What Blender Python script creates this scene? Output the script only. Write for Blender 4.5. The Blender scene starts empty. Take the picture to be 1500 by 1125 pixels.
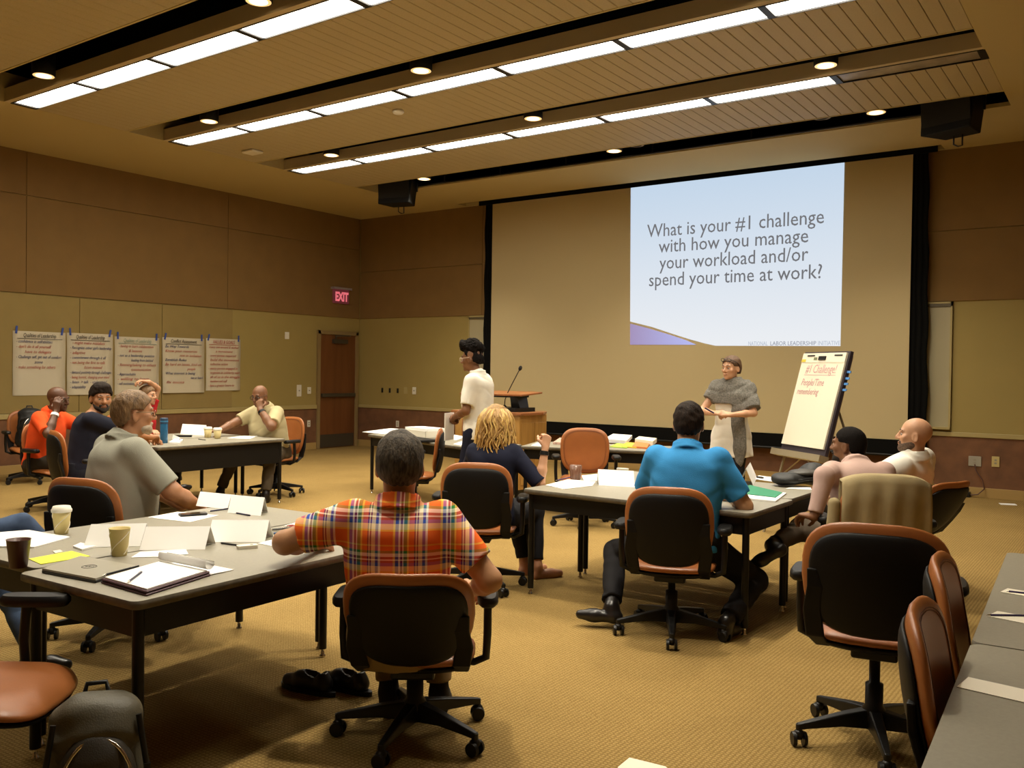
import bpy, bmesh, math, random
import numpy as np
from mathutils import Vector, Matrix

# ------------------------------------------------------------------ camera, world, exposure
S = bpy.context.scene
COL = S.collection
random.seed(7)
H = 1.56
YAW, PITCH, ROLL, FPX = 0.615078, -0.0146105, 0.0144965, 1312.04


def cam_axes():
    fw = Vector((-math.sin(YAW) * math.cos(PITCH), math.cos(YAW) * math.cos(PITCH), math.sin(PITCH)))
    r = fw.cross(Vector((0, 0, 1))).normalized()
    u = r.cross(fw)
    return r * math.cos(ROLL) + u * math.sin(ROLL), u * math.cos(ROLL) - r * math.sin(ROLL), fw


CR, CU, CF = cam_axes()
cam = bpy.data.objects.new('camera', bpy.data.cameras.new('camera'))
COL.objects.link(cam)
cam.matrix_world = Matrix(((CR.x, CU.x, -CF.x, 0), (CR.y, CU.y, -CF.y, 0), (CR.z, CU.z, -CF.z, H), (0, 0, 0, 1)))
cam.data.sensor_fit = 'HORIZONTAL'
cam.data.sensor_width = 36
cam.data.lens = FPX / 1500 * 36
cam.data.clip_start = 0.05
S.camera = cam
W = bpy.data.worlds.new('world')
S.world = W
W.use_nodes = True
W.node_tree.nodes['Background'].inputs[0].default_value = (0, 0, 0, 1)
S.view_settings.view_transform = 'Standard'
S.view_settings.look = 'None'
S.view_settings.exposure = 0.22
S.view_settings.gamma = 1.0
S.view_settings.use_curve_mapping = False
TUBE = 17.0            # radiance of a lit fluorescent lens
TUBE_COL = (1.0, 0.92, 0.77)
SPOT_W = 305.0          # power of one can downlight
SPOT_COL = (1.0, 0.90, 0.72)


def at(x, y, **k):
    """Photo pixel to the point where its ray meets the plane X=, Y= or Z=."""
    d = CF + CR * ((x - 750) / FPX) + CU * ((562.5 - y) / FPX)
    (a, v), = k.items()
    i = 'XYZ'.index(a)
    t = (v - (H if i == 2 else 0)) / d[i]
    return Vector((d.x * t, d.y * t, d.z * t + H))


# ------------------------------------------------------------------ materials
MATS = {}


def mat(name, col, rough=.6, metal=0.0, var=0.0, vscale=8.0, bump=0.0, bscale=60.0, emit=None, estr=1.0, stretch=None, coat=0.0, alpha=1.0, trans=0.0, spec=None):
    if name in MATS:
        return MATS[name]
    m = bpy.data.materials.new(name)
    m.use_nodes = True
    nt = m.node_tree
    b = nt.nodes['Principled BSDF']
    b.inputs['Base Color'].default_value = (*col, 1)
    b.inputs['Roughness'].default_value = rough
    b.inputs['Metallic'].default_value = metal
    b.inputs['Coat Weight'].default_value = coat
    b.inputs['Transmission Weight'].default_value = trans
    if spec is not None:
        b.inputs['Specular IOR Level'].default_value = spec
    if emit:
        b.inputs['Emission Color'].default_value = (*emit, 1)
        b.inputs['Emission Strength'].default_value = estr
    if var or bump:
        tc = nt.nodes.new('ShaderNodeTexCoord')
        mp = nt.nodes.new('ShaderNodeMapping')
        nt.links.new(tc.outputs['Object'], mp.inputs[0])
        if stretch:
            mp.inputs['Scale'].default_value = stretch
        if var:
            n = nt.nodes.new('ShaderNodeTexNoise')
            n.inputs['Scale'].default_value = vscale
            n.inputs['Detail'].default_value = 4
            nt.links.new(mp.outputs[0], n.inputs['Vector'])
            r = nt.nodes.new('ShaderNodeValToRGB')
            r.color_ramp.elements[0].position = .3
            r.color_ramp.elements[1].position = .7
            r.color_ramp.elements[0].color = (*[c * (1 - var) for c in col], 1)
            r.color_ramp.elements[1].color = (*[min(1, c * (1 + var)) for c in col], 1)
            nt.links.new(n.outputs[0], r.inputs[0])
            nt.links.new(r.outputs[0], b.inputs['Base Color'])
        if bump:
            n = nt.nodes.new('ShaderNodeTexNoise')
            n.inputs['Scale'].default_value = bscale
            n.inputs['Detail'].default_value = 3
            nt.links.new(mp.outputs[0], n.inputs['Vector'])
            bp = nt.nodes.new('ShaderNodeBump')
            bp.inputs['Strength'].default_value = bump
            bp.inputs['Distance'].default_value = .01
            nt.links.new(n.outputs[0], bp.inputs['Height'])
            nt.links.new(bp.outputs[0], b.inputs['Normal'])
    MATS[name] = m
    return m


def carpet():
    m = mat('carpet', (.43, .27, .075), .95, spec=.1)
    nt = m.node_tree
    b = nt.nodes['Principled BSDF']
    tc = nt.nodes.new('ShaderNodeTexCoord')
    n1 = nt.nodes.new('ShaderNodeTexNoise'); n1.inputs['Scale'].default_value = 1.2; n1.inputs['Detail'].default_value = 3
    n2 = nt.nodes.new('ShaderNodeTexNoise'); n2.inputs['Scale'].default_value = 160; n2.inputs['Detail'].default_value = 2
    w1 = nt.nodes.new('ShaderNodeTexWave'); w1.inputs['Scale'].default_value = 15; w1.inputs['Distortion'].default_value = 2.5; w1.inputs['Detail Scale'].default_value = 6
    w2 = nt.nodes.new('ShaderNodeTexWave'); w2.inputs['Scale'].default_value = 17; w2.bands_direction = 'Y'; w2.inputs['Distortion'].default_value = 2.5; w2.inputs['Detail Scale'].default_value = 6
    for n in (n1, n2, w1, w2):
        nt.links.new(tc.outputs['Object'], n.inputs['Vector'])
    mul = nt.nodes.new('ShaderNodeMath'); mul.operation = 'MULTIPLY'
    nt.links.new(w1.outputs[1], mul.inputs[0]); nt.links.new(w2.outputs[1], mul.inputs[1])
    add = nt.nodes.new('ShaderNodeMath'); add.operation = 'ADD'
    nt.links.new(mul.outputs[0], add.inputs[0]); nt.links.new(n2.outputs[0], add.inputs[1])
    r = nt.nodes.new('ShaderNodeValToRGB')
    r.color_ramp.elements[0].position = .25; r.color_ramp.elements[1].position = 1.3 if False else 1.0
    r.color_ramp.elements[0].color = (.205, .120, .032, 1); r.color_ramp.elements[1].color = (.445, .300, .105, 1)
    nt.links.new(add.outputs[0], r.inputs[0])
    mx = nt.nodes.new('ShaderNodeMix'); mx.data_type = 'RGBA'; mx.blend_type = 'MULTIPLY'; mx.inputs['Factor'].default_value = .35
    nt.links.new(r.outputs[0], mx.inputs['A']); nt.links.new(n1.outputs[0], mx.inputs['B'])
    nt.links.new(mx.outputs['Result'], b.inputs['Base Color'])
    bp = nt.nodes.new('ShaderNodeBump'); bp.inputs['Strength'].default_value = .5; bp.inputs['Distance'].default_value = .006
    nt.links.new(add.outputs[0], bp.inputs['Height']); nt.links.new(bp.outputs[0], b.inputs['Normal'])
    return m


def wood(name, c1, c2, scale=3.0, rough=.45, axis=(1, 1, .12)):
    m = mat(name, c1, rough)
    nt = m.node_tree
    b = nt.nodes['Principled BSDF']
    tc = nt.nodes.new('ShaderNodeTexCoord'); mp = nt.nodes.new('ShaderNodeMapping'); mp.inputs['Scale'].default_value = axis
    n = nt.nodes.new('ShaderNodeTexNoise'); n.inputs['Scale'].default_value = scale * 6; n.inputs['Detail'].default_value = 5; n.inputs['Distortion'].default_value = .6
    r = nt.nodes.new('ShaderNodeValToRGB'); r.color_ramp.elements[0].position = .35; r.color_ramp.elements[1].position = .68
    r.color_ramp.elements[0].color = (*c1, 1); r.color_ramp.elements[1].color = (*c2, 1)
    nt.links.new(tc.outputs['Object'], mp.inputs[0]); nt.links.new(mp.outputs[0], n.inputs['Vector'])
    nt.links.new(n.outputs[0], r.inputs[0]); nt.links.new(r.outputs[0], b.inputs['Base Color'])
    return m


BLACK = mat('black_plastic', (.007, .0065, .006), .42, spec=.35)
BLACKM = mat('black_metal', (.006, .0055, .005), .4, spec=.3)
LEATHER = mat('tan_leather', (.34, .115, .030), .38, var=.12, vscale=5, bump=.05, bscale=180)
SHELL = mat('chair_shell', (.0055, .0045, .0038), .55, bump=.05, bscale=300, spec=.25)
CHROME = mat('chrome', (.75, .72, .66), .18, 1)
PAPER = mat('paper', (.93, .92, .89), .8, var=.01)
CREAMP = mat('cream_paper', (.80, .74, .60), .8)
TOP = mat('table_laminate', (.285, .262, .20), .42, var=.05, vscale=90)
TEDGE = mat('table_edge', (.135, .118, .086), .5, var=.2, vscale=30)
INKB = mat('blue_ink', (.025, .035, .16), .7)
INKK = mat('black_ink', (.03, .03, .035), .7)
INKR = mat('red_ink', (.42, .07, .06), .7)
TAPE = mat('blue_tape', (.03, .07, .30), .6)
WHITEP = mat('white_plastic', (.75, .71, .60), .4)


# ------------------------------------------------------------------ object helpers
def tag(o, label=None, cat=None, group=None, kind=None):
    if label: o['label'] = label
    if cat: o['category'] = cat
    if group: o['group'] = group
    if kind: o['kind'] = kind
    return o


def link(name, me, m, parent=None, loc=None, rot=None):
    o = bpy.data.objects.new(name, me)
    COL.objects.link(o)
    if m is not None:
        if not me.materials:
            for q in (m if isinstance(m, (list, tuple)) else [m]):
                me.materials.append(q)
    if parent: o.parent = parent
    if loc is not None: o.location = loc
    if rot is not None: o.rotation_euler = rot
    return o


def empty(name, loc=(0, 0, 0), rz=0.0, label=None, cat=None, group=None):
    o = bpy.data.objects.new(name, None)
    COL.objects.link(o)
    o.empty_display_size = .1
    o.location = loc
    o.rotation_euler = (0, 0, rz)
    return tag(o, label, cat, group)


def rot_to(d):
    return Vector(d).to_track_quat('Z', 'Y').to_matrix()


class MB:
    """Collects simple solids, then becomes ONE mesh object."""
    def __init__(self):
        self.v = []; self.f = []; self.s = []; self.mi = []

    def add(self, vs, fs, smooth=False, mi=0):
        o = len(self.v)
        self.v += [tuple(x) for x in vs]
        for f in fs:
            self.f.append([i + o for i in f]); self.s.append(smooth); self.mi.append(mi)
        return self

    def box(self, c, h, rz=0.0, R=None, mi=0):
        vs = []
        M = R if R is not None else Matrix.Rotation(rz, 3, 'Z')
        for x in (-1, 1):
            for y in (-1, 1):
                for z in (-1, 1):
                    vs.append(Vector(c) + M @ Vector((x * h[0], y * h[1], z * h[2])))
        return self.add(vs, [(0, 1, 3, 2), (4, 6, 7, 5), (0, 4, 5, 1), (2, 3, 7, 6), (0, 2, 6, 4), (1, 5, 7, 3)], False, mi)

    def bb(self, x0, x1, y0, y1, z0, z1, mi=0):
        return self.box(((x0 + x1) / 2, (y0 + y1) / 2, (z0 + z1) / 2), (abs(x1 - x0) / 2, abs(y1 - y0) / 2, abs(z1 - z0) / 2), mi=mi)

    def loft(self, rings, cap=True, smooth=True, mi=0, closed=True):
        n = len(rings[0]); vs = [p for r in rings for p in r]; fs = []
        for i in range(len(rings) - 1):
            for j in range(n if closed else n - 1):
                k = (j + 1) % n
                fs.append((i * n + j, i * n + k, (i + 1) * n + k, (i + 1) * n + j))
        self.add(vs, fs, smooth, mi)
        if cap:
            self.add(rings[0], [tuple(reversed(range(n)))], False, mi)
            self.add(rings[-1], [tuple(range(n))], False, mi)
        return self

    def cyl(self, a, b, r0, r1=None, n=14, cap=True, mi=0):
        a, b = Vector(a), Vector(b)
        r1 = r0 if r1 is None else r1
        M = rot_to(b - a)
        ring = lambda c, r: [c + M @ Vector((r * math.cos(2 * math.pi * i / n), r * math.sin(2 * math.pi * i / n), 0)) for i in range(n)]
        return self.loft([ring(a, r0), ring(b, r1)], cap, True, mi)

    def tube(self, pts, r, n=8, mi=0):
        pts = [Vector(p) for p in pts]
        rings = []
        up = None
        for i, p in enumerate(pts):
            d = (pts[min(i + 1, len(pts) - 1)] - pts[max(i - 1, 0)]).normalized()
            if up is None:
                up = d.orthogonal().normalized()
            up = (up - d * up.dot(d)).normalized()
            sd = d.cross(up)
            rr = r[i] if isinstance(r, (list, tuple)) else r
            rings.append([p + (up * math.cos(2 * math.pi * k / n) + sd * math.sin(2 * math.pi * k / n)) * rr for k in range(n)])
        return self.loft(rings, True, True, mi)

    def lathe(self, prof, c=(0, 0, 0), n=20, mi=0):
        c = Vector(c)
        rings = [[c + Vector((r * math.cos(2 * math.pi * i / n), r * math.sin(2 * math.pi * i / n), z)) for i in range(n)] for r, z in prof]
        return self.loft(rings, True, True, mi)

    def prism(self, poly, z0, z1, mi=0):
        return self.loft([[Vector((x, y, z0)) for x, y in poly], [Vector((x, y, z1)) for x, y in poly]], True, False, mi)

    def ball(self, c, r, n=12, R=None, mi=0):
        c = Vector(c); r = (r, r, r) if not isinstance(r, (tuple, list)) else r
        rings = []
        for i in range(n // 2 + 1):
            a = math.pi * min(max(i / (n // 2), .004), .996)
            ring = []
            for j in range(n):
                b = 2 * math.pi * j / n
                q = Vector((r[0] * math.sin(a) * math.cos(b), r[1] * math.sin(a) * math.sin(b), -r[2] * math.cos(a)))
                ring.append(c + (R @ q if R is not None else q))
            rings.append(ring)
        return self.loft(rings, True, True, mi)

    def mesh(self, name, bevel=0.0, seg=2):
        me = bpy.data.meshes.new(name)
        me.from_pydata([tuple(x) for x in self.v], [], self.f)
        me.polygons.foreach_set('use_smooth', self.s)
        me.polygons.foreach_set('material_index', self.mi)
        if bevel:
            bm = bmesh.new(); bm.from_mesh(me)
            bmesh.ops.remove_doubles(bm, verts=bm.verts, dist=1e-5)
            es = [e for e in bm.edges if len(e.link_faces) == 2 and e.calc_face_angle(0) > .6]
            bmesh.ops.bevel(bm, geom=es, offset=bevel, segments=seg, affect='EDGES', profile=.5)
            bm.to_mesh(me); bm.free()
        me.update()
        return me

    def build(self, name, m, parent=None, loc=None, rot=None, bevel=0.0, seg=2):
        return link(name, self.mesh(name, bevel, seg), m, parent, loc, rot)


def clone(o, parent=None, loc=None, rz=None, name=None):
    c = o.copy()
    COL.objects.link(c)
    if name: c.name = name
    c.parent = parent
    if loc is not None: c.location = loc
    if rz is not None: c.rotation_euler = (0, 0, rz)
    for ch in list(o.children):
        clone(ch, c)
    return c


def pillow(outline, prof_f, prof_b, place, rings=7, n=40):
    """Closed cushion: outline(t)->(u,v), front/back thickness, place(u,v,off)->point."""
    pts = [outline(2 * math.pi * i / n) for i in range(n)]
    rr = [math.sin(.5 * math.pi * k / rings) for k in range(1, rings + 1)]
    R = []
    for r in rr:
        R.append([place(u * r, v * r, prof_f * math.sqrt(max(0, 1 - r ** 5))) for u, v in pts])
    for r in reversed(rr[:-1]):
        R.append([place(u * r, v * r, -prof_b * math.sqrt(max(0, 1 - r ** 5))) for u, v in pts])
    m = MB()
    m.loft(R, False, True)
    n0 = len(m.v)
    m.v += [tuple(place(0, 0, prof_f)), tuple(place(0, 0, -prof_b))]
    for j in range(n):
        k = (j + 1) % n
        m.f.append([n0, k, j]); m.s.append(True); m.mi.append(0)
        b = (len(R) - 1) * n
        m.f.append([n0 + 1, b + j, b + k]); m.s.append(True); m.mi.append(0)
    return m


def sup(t, a, b, e):
    c, s = math.cos(t), math.sin(t)
    return a * math.copysign(abs(c) ** (2 / e), c), b * math.copysign(abs(s) ** (2 / e), s)


FONT_CACHE = {}


def text(s, size, m, parent, loc, rot, width=None, align='LEFT', shear=0.0, name='lettering', off=0.0, sx=1.0):
    c = bpy.data.curves.new('t', 'FONT')
    c.body = s; c.size = size; c.align_x = align; c.shear = shear; c.extrude = .0006; c.offset = off
    c.resolution_u = 2
    o = bpy.data.objects.new('t', c)
    COL.objects.link(o)
    bpy.context.view_layer.update()
    me = bpy.data.meshes.new_from_object(o.evaluated_get(bpy.context.evaluated_depsgraph_get()))
    w = o.dimensions.x
    bpy.data.objects.remove(o); bpy.data.curves.remove(c)
    me.materials.clear()
    q = link(name, me, m, parent, loc, rot)
    k = (width / w if width and w > 0 else 1.0) * sx
    q.scale = (k, 1, 1)
    return q
# ------------------------------------------------------------------ the room
XL, YB, XR, YF, ZC, ZR, ZB = -13.023, 13.043, 1.25, -2.6, 4.57, .808, 2.563
FX0, FX1 = -10.77, -1.27                     # ceiling field between the soffits
SLOTW, LENSW, PITCHY, LY0 = .62, .295, 2.045, 9.215
BROWN = mat('brown_wall_fabric', (.215, .122, .034), .9, var=.05, vscale=3, bump=.08, bscale=250)
OLIVE = mat('olive_paint', (.34, .255, .078), .8, var=.03, vscale=2)
TACK = mat('tackboard_fabric', (.285, .205, .068), .95, var=.04, vscale=4, bump=.1, bscale=300)
WAINS = mat('wainscot_fabric', (.165, .073, .030), .85, var=.22, vscale=5, bump=.1, bscale=120)
RAIL = mat('pale_rail', (.40, .315, .125), .5)
BASEM = mat('tan_baseboard', (.40, .26, .085), .5)
SOFF = mat('soffit_paint', (.50, .395, .175), .85)
PLANK = mat('perforated_plank', (.46, .37, .20), .6, var=.05, vscale=60)
BEAM = mat('beam_paint', (.52, .42, .25), .7)
VOID = mat('plenum_black', (.003, .003, .003), .95, spec=.05)
DARKL = mat('dark_line', (.03, .02, .012), .7)

fl = MB().bb(XL - .1, XR + .1, YF - .1, YB + .1, -.1, 0).build('floor', carpet())
tag(fl, kind='structure')


def struct(name, m, mb, parent=None, **k):
    o = mb.build(name, m, parent, **k)
    if parent is None: tag(o, kind='structure')
    return o


wl = struct('wall_left', OLIVE, MB().bb(XL - .15, XL, YF, YB, 0, 4.9))
wf = struct('wall_front', OLIVE, MB().bb(XL - .15, XR + .15, YB, YB + .15, 0, 4.9))
wr = struct('wall_right', BROWN, MB().bb(XR, XR + .15, YF, YB, 0, 4.9))
wb = struct('wall_back', BROWN, MB().bb(XL, XR, YF - .15, YF, 0, 4.9))
# upper fabric panels, two rows, each panel its own piece
g = .003
ys = [YF, -.43, 2.99, 6.41, 9.83, YB - .02]
for a, b in zip(ys[:-1], ys[1:]):
    for z0, z1 in ((ZB, 3.95), (3.95, ZC + .02)):
        MB().bb(XL, XL + .022, a + g, b - g, z0 + g, z1 - g).build('wall_panel', BROWN, wl, bevel=.004, seg=1)
xs = [XL + .03, -9.9, -8.0, -6.2, -4.4, -2.5, -.6, XR]
for a, b in zip(xs[:-1], xs[1:]):
    for z0, z1 in ((ZB, 3.50), (3.50, ZC + .02)):
        MB().bb(a + g, b - g, YB - .022, YB, z0 + g, z1 - g).build('wall_panel', BROWN, wf, bevel=.004, seg=1)
# tackboards on the left wall
for k in range(-1, 5):
    a = 3.07 + 1.374 * k
    MB().bb(XL, XL + .03, a + .004, a + 1.370, ZR + .05, ZB - .012).build('tack_panel', TACK, wl, bevel=.003, seg=1)
# wainscot, rail, baseboard
for a, b in ((YF, 11.90), (12.985, YB)):
    MB().bb(XL, XL + .015, a, b, .13, ZR - .03).build('wainscot_panel', WAINS, wl)
struct('trim_1', RAIL, MB().bb(XL, XL + .035, YF, 11.90, ZR - .03, ZR + .045), bevel=.006)
struct('baseboard_left', BASEM, MB().bb(XL, XL + .022, YF, 11.90, 0, .13), bevel=.004)
MB().bb(XL + .02, XR, YB - .015, YB, .13, ZR - .03).build('wainscot_panel', WAINS, wf)
struct('trim_2', RAIL, MB().bb(XL + .04, XR, YB - .035, YB, ZR - .03, ZR + .03), bevel=.006)
struct('baseboard_front', BASEM, MB().bb(XL + .03, XR, YB - .022, YB, 0, .13), bevel=.004)
# door
DW = wood('door_wood', (.13, .045, .012), (.175, .064, .018), 1.0, .4)
DFR = mat('door_frame_paint', (.27, .185, .075), .5)
KICK = mat('kick_plate', (.10, .085, .06), .4, .6)
dr = empty('door_1', (XL, 12.44, 0)); tag(dr, kind='structure')
m = MB(); m.bb(0, .05, -.54, -.47, 0, 2.29); m.bb(0, .05, .47, .54, 0, 2.29); m.bb(0, .05, -.54, .54, 2.22, 2.29)
m.build('door_frame', DFR, dr, bevel=.004)
sl = MB().bb(.002, .022, -.47, .47, .01, 2.22).build('door_slab', DW, dr)
MB().bb(.022, .026, -.45, .45, .02, .27).build('kick_plate', KICK, dr)
m = MB().bb(.024, .085, -.44, .44, 1.00, 1.07); m.build('push_bar', KICK, dr, bevel=.008)
m = MB().bb(.022, .08, -.16, .22, 2.05, 2.13); m.bb(.05, .07, -.1, -.08, 2.12, 2.21); m.tube([(.06, -.1, 2.19), (.2, .1, 2.2), (.06, .3, 2.21)], .012)
m.build('door_closer', KICK, dr)
# exit sign on the left wall
ex = empty('exit_sign', (XL + .02, 12.47, 2.84), label='lit red exit sign on the brown wall above the wooden door', cat='sign')
MB().bb(.005, .06, -.20, .20, 0, .27).build('housing', mat('exit_panel', (.05, .02, .02), .4, emit=(.30, .05, .06), estr=.22), ex, bevel=.006)
MB().bb(0, .1, -.24, .24, .27, .31).build('canopy', mat('exit_canopy', (.45, .40, .42), .3, .4), ex)
text('EXIT', .235, mat('exit_letters', (.5, .1, .1), .4, emit=(.75, .16, .20), estr=.7), ex, (.063, -.175, .05), (math.pi / 2, 0, math.pi / 2), width=.35, off=.012)


# wall plates
def plate(x, y, z, wall, w, h, label, col=WHITEP, dark=False, holes=0):
    rz = math.pi / 2 if wall == 'L' else 0.0
    r = empty('wall_plate', (x, y, z), rz, label, 'wall plate')
    MB().box((0, -.006, 0), (w / 2, .006, h / 2)).build('plate', col, r, bevel=.003, seg=1)
    for i in range(holes):
        MB().box((0, -.013, (i - (holes - 1) / 2) * .04), (.014, .002, .012)).build('socket', BLACK if dark else mat('socket_grey', (.3, .27, .2), .5), r)


plate(XL + .002, 11.165, 2.155, 'L', .10, .13, 'small white wall sensor high on the olive wall left of the door')
plate(XL + .002, 11.47, 1.13, 'L', .11, .22, 'tall white wall control beside the wooden door, farther from it', holes=1)
plate(XL + .002, 11.72, 1.13, 'L', .09, .13, 'small white light switch nearest to the wooden door', holes=1)
plate(XL + .018, 11.705, .50, 'L', .075, .125, 'pale outlet low on the brown wainscot beside the door', holes=2)
for i, x in enumerate((-12.36, -12.16, -11.95)):
    plate(x, YB - .002, 1.14, 'F', .045, .09, ['leftmost dark wall jack of three on the olive front wall', 'middle dark wall jack of three on the olive front wall', 'rightmost dark wall jack of three on the olive front wall'][i], BLACK)
plate(-11.74, YB - .002, 1.15, 'F', .09, .13, 'blank olive wall plate between the dark jacks and the white switch', RAIL)
plate(-11.52, YB - .002, 1.15, 'F', .09, .14, 'white light switch on the olive front wall', holes=1)
plate(-11.93, YB - .017, .49, 'F', .075, .125, 'pale outlet on the front wainscot behind the loaded table', holes=2)
plate(-1.79, YB - .017, .47, 'F', .15, .13, 'grey double outlet with a plugged cord, right of the screen', mat('plate_grey', (.34, .31, .24), .5), holes=2)
plate(-1.55, YB - .017, .48, 'F', .09, .135, 'cream outlet at the right end of the front wainscot', mat('plate_cream', (.55, .44, .17), .5), holes=2)
m = MB()
p0 = Vector((-1.79, YB - .03, .43))
m.tube([p0, p0 + Vector((.02, -.02, -.08)), p0 + Vector((.10, -.03, -.2)), p0 + Vector((.12, -.03, -.31)), p0 + Vector((.05, -.04, -.385)), p0 + Vector((-.10, -.05, -.41))], .008)
pbx = empty('power_adapter', (-1.92, YB - .07, 0), label='black power adapter on the floor with its cord up to the grey outlet', cat='power adapter')
MB().bb(-.10, .09, -.05, .044, .002, .07).build('adapter_box', BLACK, pbx, bevel=.006)
m.build('cord', mat('cord_brown', (.10, .045, .03), .5), pbx, (1.92, -YB + .07, 0))
tag(MB().box((-1.35, 12.55, .004), (.09, .06, .003), .3).build('paper_scrap', PAPER), 'white paper scrap on the carpet near the front wall', 'paper')

# whiteboards partly behind the drapes
WB = mat('whiteboard_face', (.40, .355, .22), .3)
for x0, x1, lab in ((-10.19, -9.6, 'whiteboard edge showing beside the dark drape, on the door side'), (-2.75, -2.09, 'whiteboard showing beside the dark drape, on the outlet side')):
    r = empty('whiteboard', ((x0 + x1) / 2, YB, .9), label=lab, cat='whiteboard')
    w = (x1 - x0) / 2
    MB().bb(-w, w, -.03, 0, 0, 1.66).build('board', WB, r)
    m = MB(); m.bb(-w, w, -.045, 0, 1.60, 1.66); m.bb(-w, -w + .025, -.045, 0, 0, 1.66); m.bb(w - .025, w, -.045, 0, 0, 1.66); m.bb(-w, w, -.08, 0, -.03, 0)
    m.build('board_frame', RAIL, r)
    MB().bb(-w + .02, w - .02, -.047, -.04, 1.595, 1.635).build('hanger_rail', mat('rail_dark', (.10, .08, .04), .5), r)

# ------------------------------------------------------------------ ceiling
ce = empty('ceiling', (0, 0, ZC)); tag(ce, kind='structure')


def cpart(name, m, mb, **k):
    return mb.build(name, m, ce, **k)


cpart('plenum', VOID, MB().bb(XL, XR, YF, YB, .62, .68))
cpart('soffit', SOFF, MB().bb(XL, FX0, YF, YB, 0, .34))
cpart('soffit', SOFF, MB().bb(FX1, XR, YF, YB, 0, .34))
cpart('soffit', SOFF, MB().bb(FX0, FX1, 11.26, 12.70, 0, .045))
cpart('soffit', SOFF, MB().bb(FX0, FX1, YF, -1.2, 0, .34))
cpart('screen_pocket', VOID, MB().bb(FX0, FX1, 12.70, YB, .10, .30))
cpart('pocket_lip', SOFF, MB().bb(FX0, FX1, 12.97, YB, 0, .06))
for a, b in ((FX0, -10.25), (-2.22, FX1)):
    cpart('soffit', SOFF, MB().bb(a, b, 12.70, 12.97, 0, .1))
NL = 7
PX = (FX1 - FX0) / NL
rows = [LY0 - PITCHY * k for k in range(5)]          # the last two lie behind the frame
nplk = 69
pw = (FX1 - FX0) / nplk
pmesh = {}
vis = 0
for k, y in enumerate(rows):
    ya, yb_ = y + LENSW, (y + PITCHY - SLOTW)
    if k >= 4: continue
    if k < 4:
        L = yb_ - ya
        key = round(L, 3)
        if key not in pmesh:
            pmesh[key] = MB().bb(-pw / 2 + .0025, pw / 2 - .0025, 0, L, 0, .02).mesh('plank', .004, 1)
        if k < 4 and vis < 280:
            for i in range(nplk):
                link('plank', pmesh[key], PLANK, ce, (FX0 + (i + .5) * pw, ya, 0))
                vis += 1
        cpart('plank_carrier', VOID, MB().bb(FX0, FX1, ya, yb_, .021, .03))
        cpart('panel_edge', SOFF, MB().bb(FX0, FX1, yb_, yb_ + .022, -.004, .06))
cpart('plank_run', PLANK, MB().bb(FX0, FX1, -1.2, rows[4] + PITCHY - SLOTW, 0, .02))
# unlit and lit strip lights
LENS = mat('lit_lens', (.9, .88, .8), .5, emit=TUBE_COL, estr=TUBE)
LENSOFF = mat('unlit_lens', (.33, .28, .21), .3, var=.35, vscale=6)
names = ['fluorescent strip light nearest the projection screen, its right end panel unlit', 'middle of the three visible fluorescent ceiling strips', 'fluorescent ceiling strip nearest the viewer, cut by the top edge', 'fluorescent ceiling strip above the front tables, out of the frame', 'rearmost fluorescent ceiling strip, out of the frame']
for k, y in enumerate(rows):
    r = empty('strip_light', (FX0, y, ZC), label=names[k], cat='ceiling light', group='fluorescent ceiling strips')
    m = MB(); m.bb(0, FX1 - FX0, -.075, -.012, 0, .15); m.bb(0, FX1 - FX0, LENSW - .004, LENSW, 0, .15); m.bb(0, FX1 - FX0, -.07, LENSW, .145, .15)
    m.build('housing', BEAM, r)
    lm = MB().bb(.03, PX - .03, .012, LENSW - .012, .012, .02).mesh('lens')
    for i in range(NL):
        off = (k == 0 and i == NL - 1)
        me = lm if not off else MB().bb(.03, PX - .03, .012, LENSW - .012, .012, .02).mesh('lens')
        link('lens', me, LENSOFF if off else LENS, r, (i * PX, 0, 0))
    for i in range(NL + 1):
        MB().bb(-.034, .034, 0, LENSW - .005, -.003, .02).build('divider', BLACKM, r, (min(max(i * PX, .022), FX1 - FX0 - .022), 0, 0))
    m = MB(); m.bb(0, FX1 - FX0, -.004, .010, -.003, .02); m.bb(0, FX1 - FX0, LENSW - .014, LENSW - .005, -.003, .02)
    m.build('lens_frame', BLACKM, r)

# can downlights in the slots
CAN = mat('can_black', (.004, .004, .0035), .6, spec=.2)
LAMP = mat('lamp_glow', (1, .9, .7), .5, emit=(1.0, .80, .48), estr=6.0)
RIM = mat('lamp_rim', (.7, .5, .25), .3, .3, emit=(1.0, .62, .25), estr=.9)


def downlight(x, y, z, label, lit=True):
    r = empty('downlight', (x, y, z), label=label, cat='downlight', group='can downlights in the ceiling slots')
    MB().lathe([(.105, 0), (.115, .003), (.115, .24), (.02, .25)], n=24).build('can', CAN, r)
    MB().lathe([(.104, -.002), (.10, .001), (.075, .0), (.07, -.001)], n=24).build('reflector', RIM if lit else mat('rim_grey', (.3, .28, .26), .4), r)
    MB().lathe([(.076, -.003), (.002, -.005)], n=24).build('lamp', LAMP if lit else CAN, r)
    if lit:
        ld = bpy.data.lights.new('lamp_light', 'SPOT')
        ld.energy = SPOT_W; ld.color = SPOT_COL; ld.spot_size = math.radians(105); ld.spot_blend = .9; ld.shadow_soft_size = .07
        lo_ = bpy.data.objects.new('lamp_light', ld); COL.objects.link(lo_); lo_.parent = r; lo_.location = (0, 0, -.02)


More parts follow.
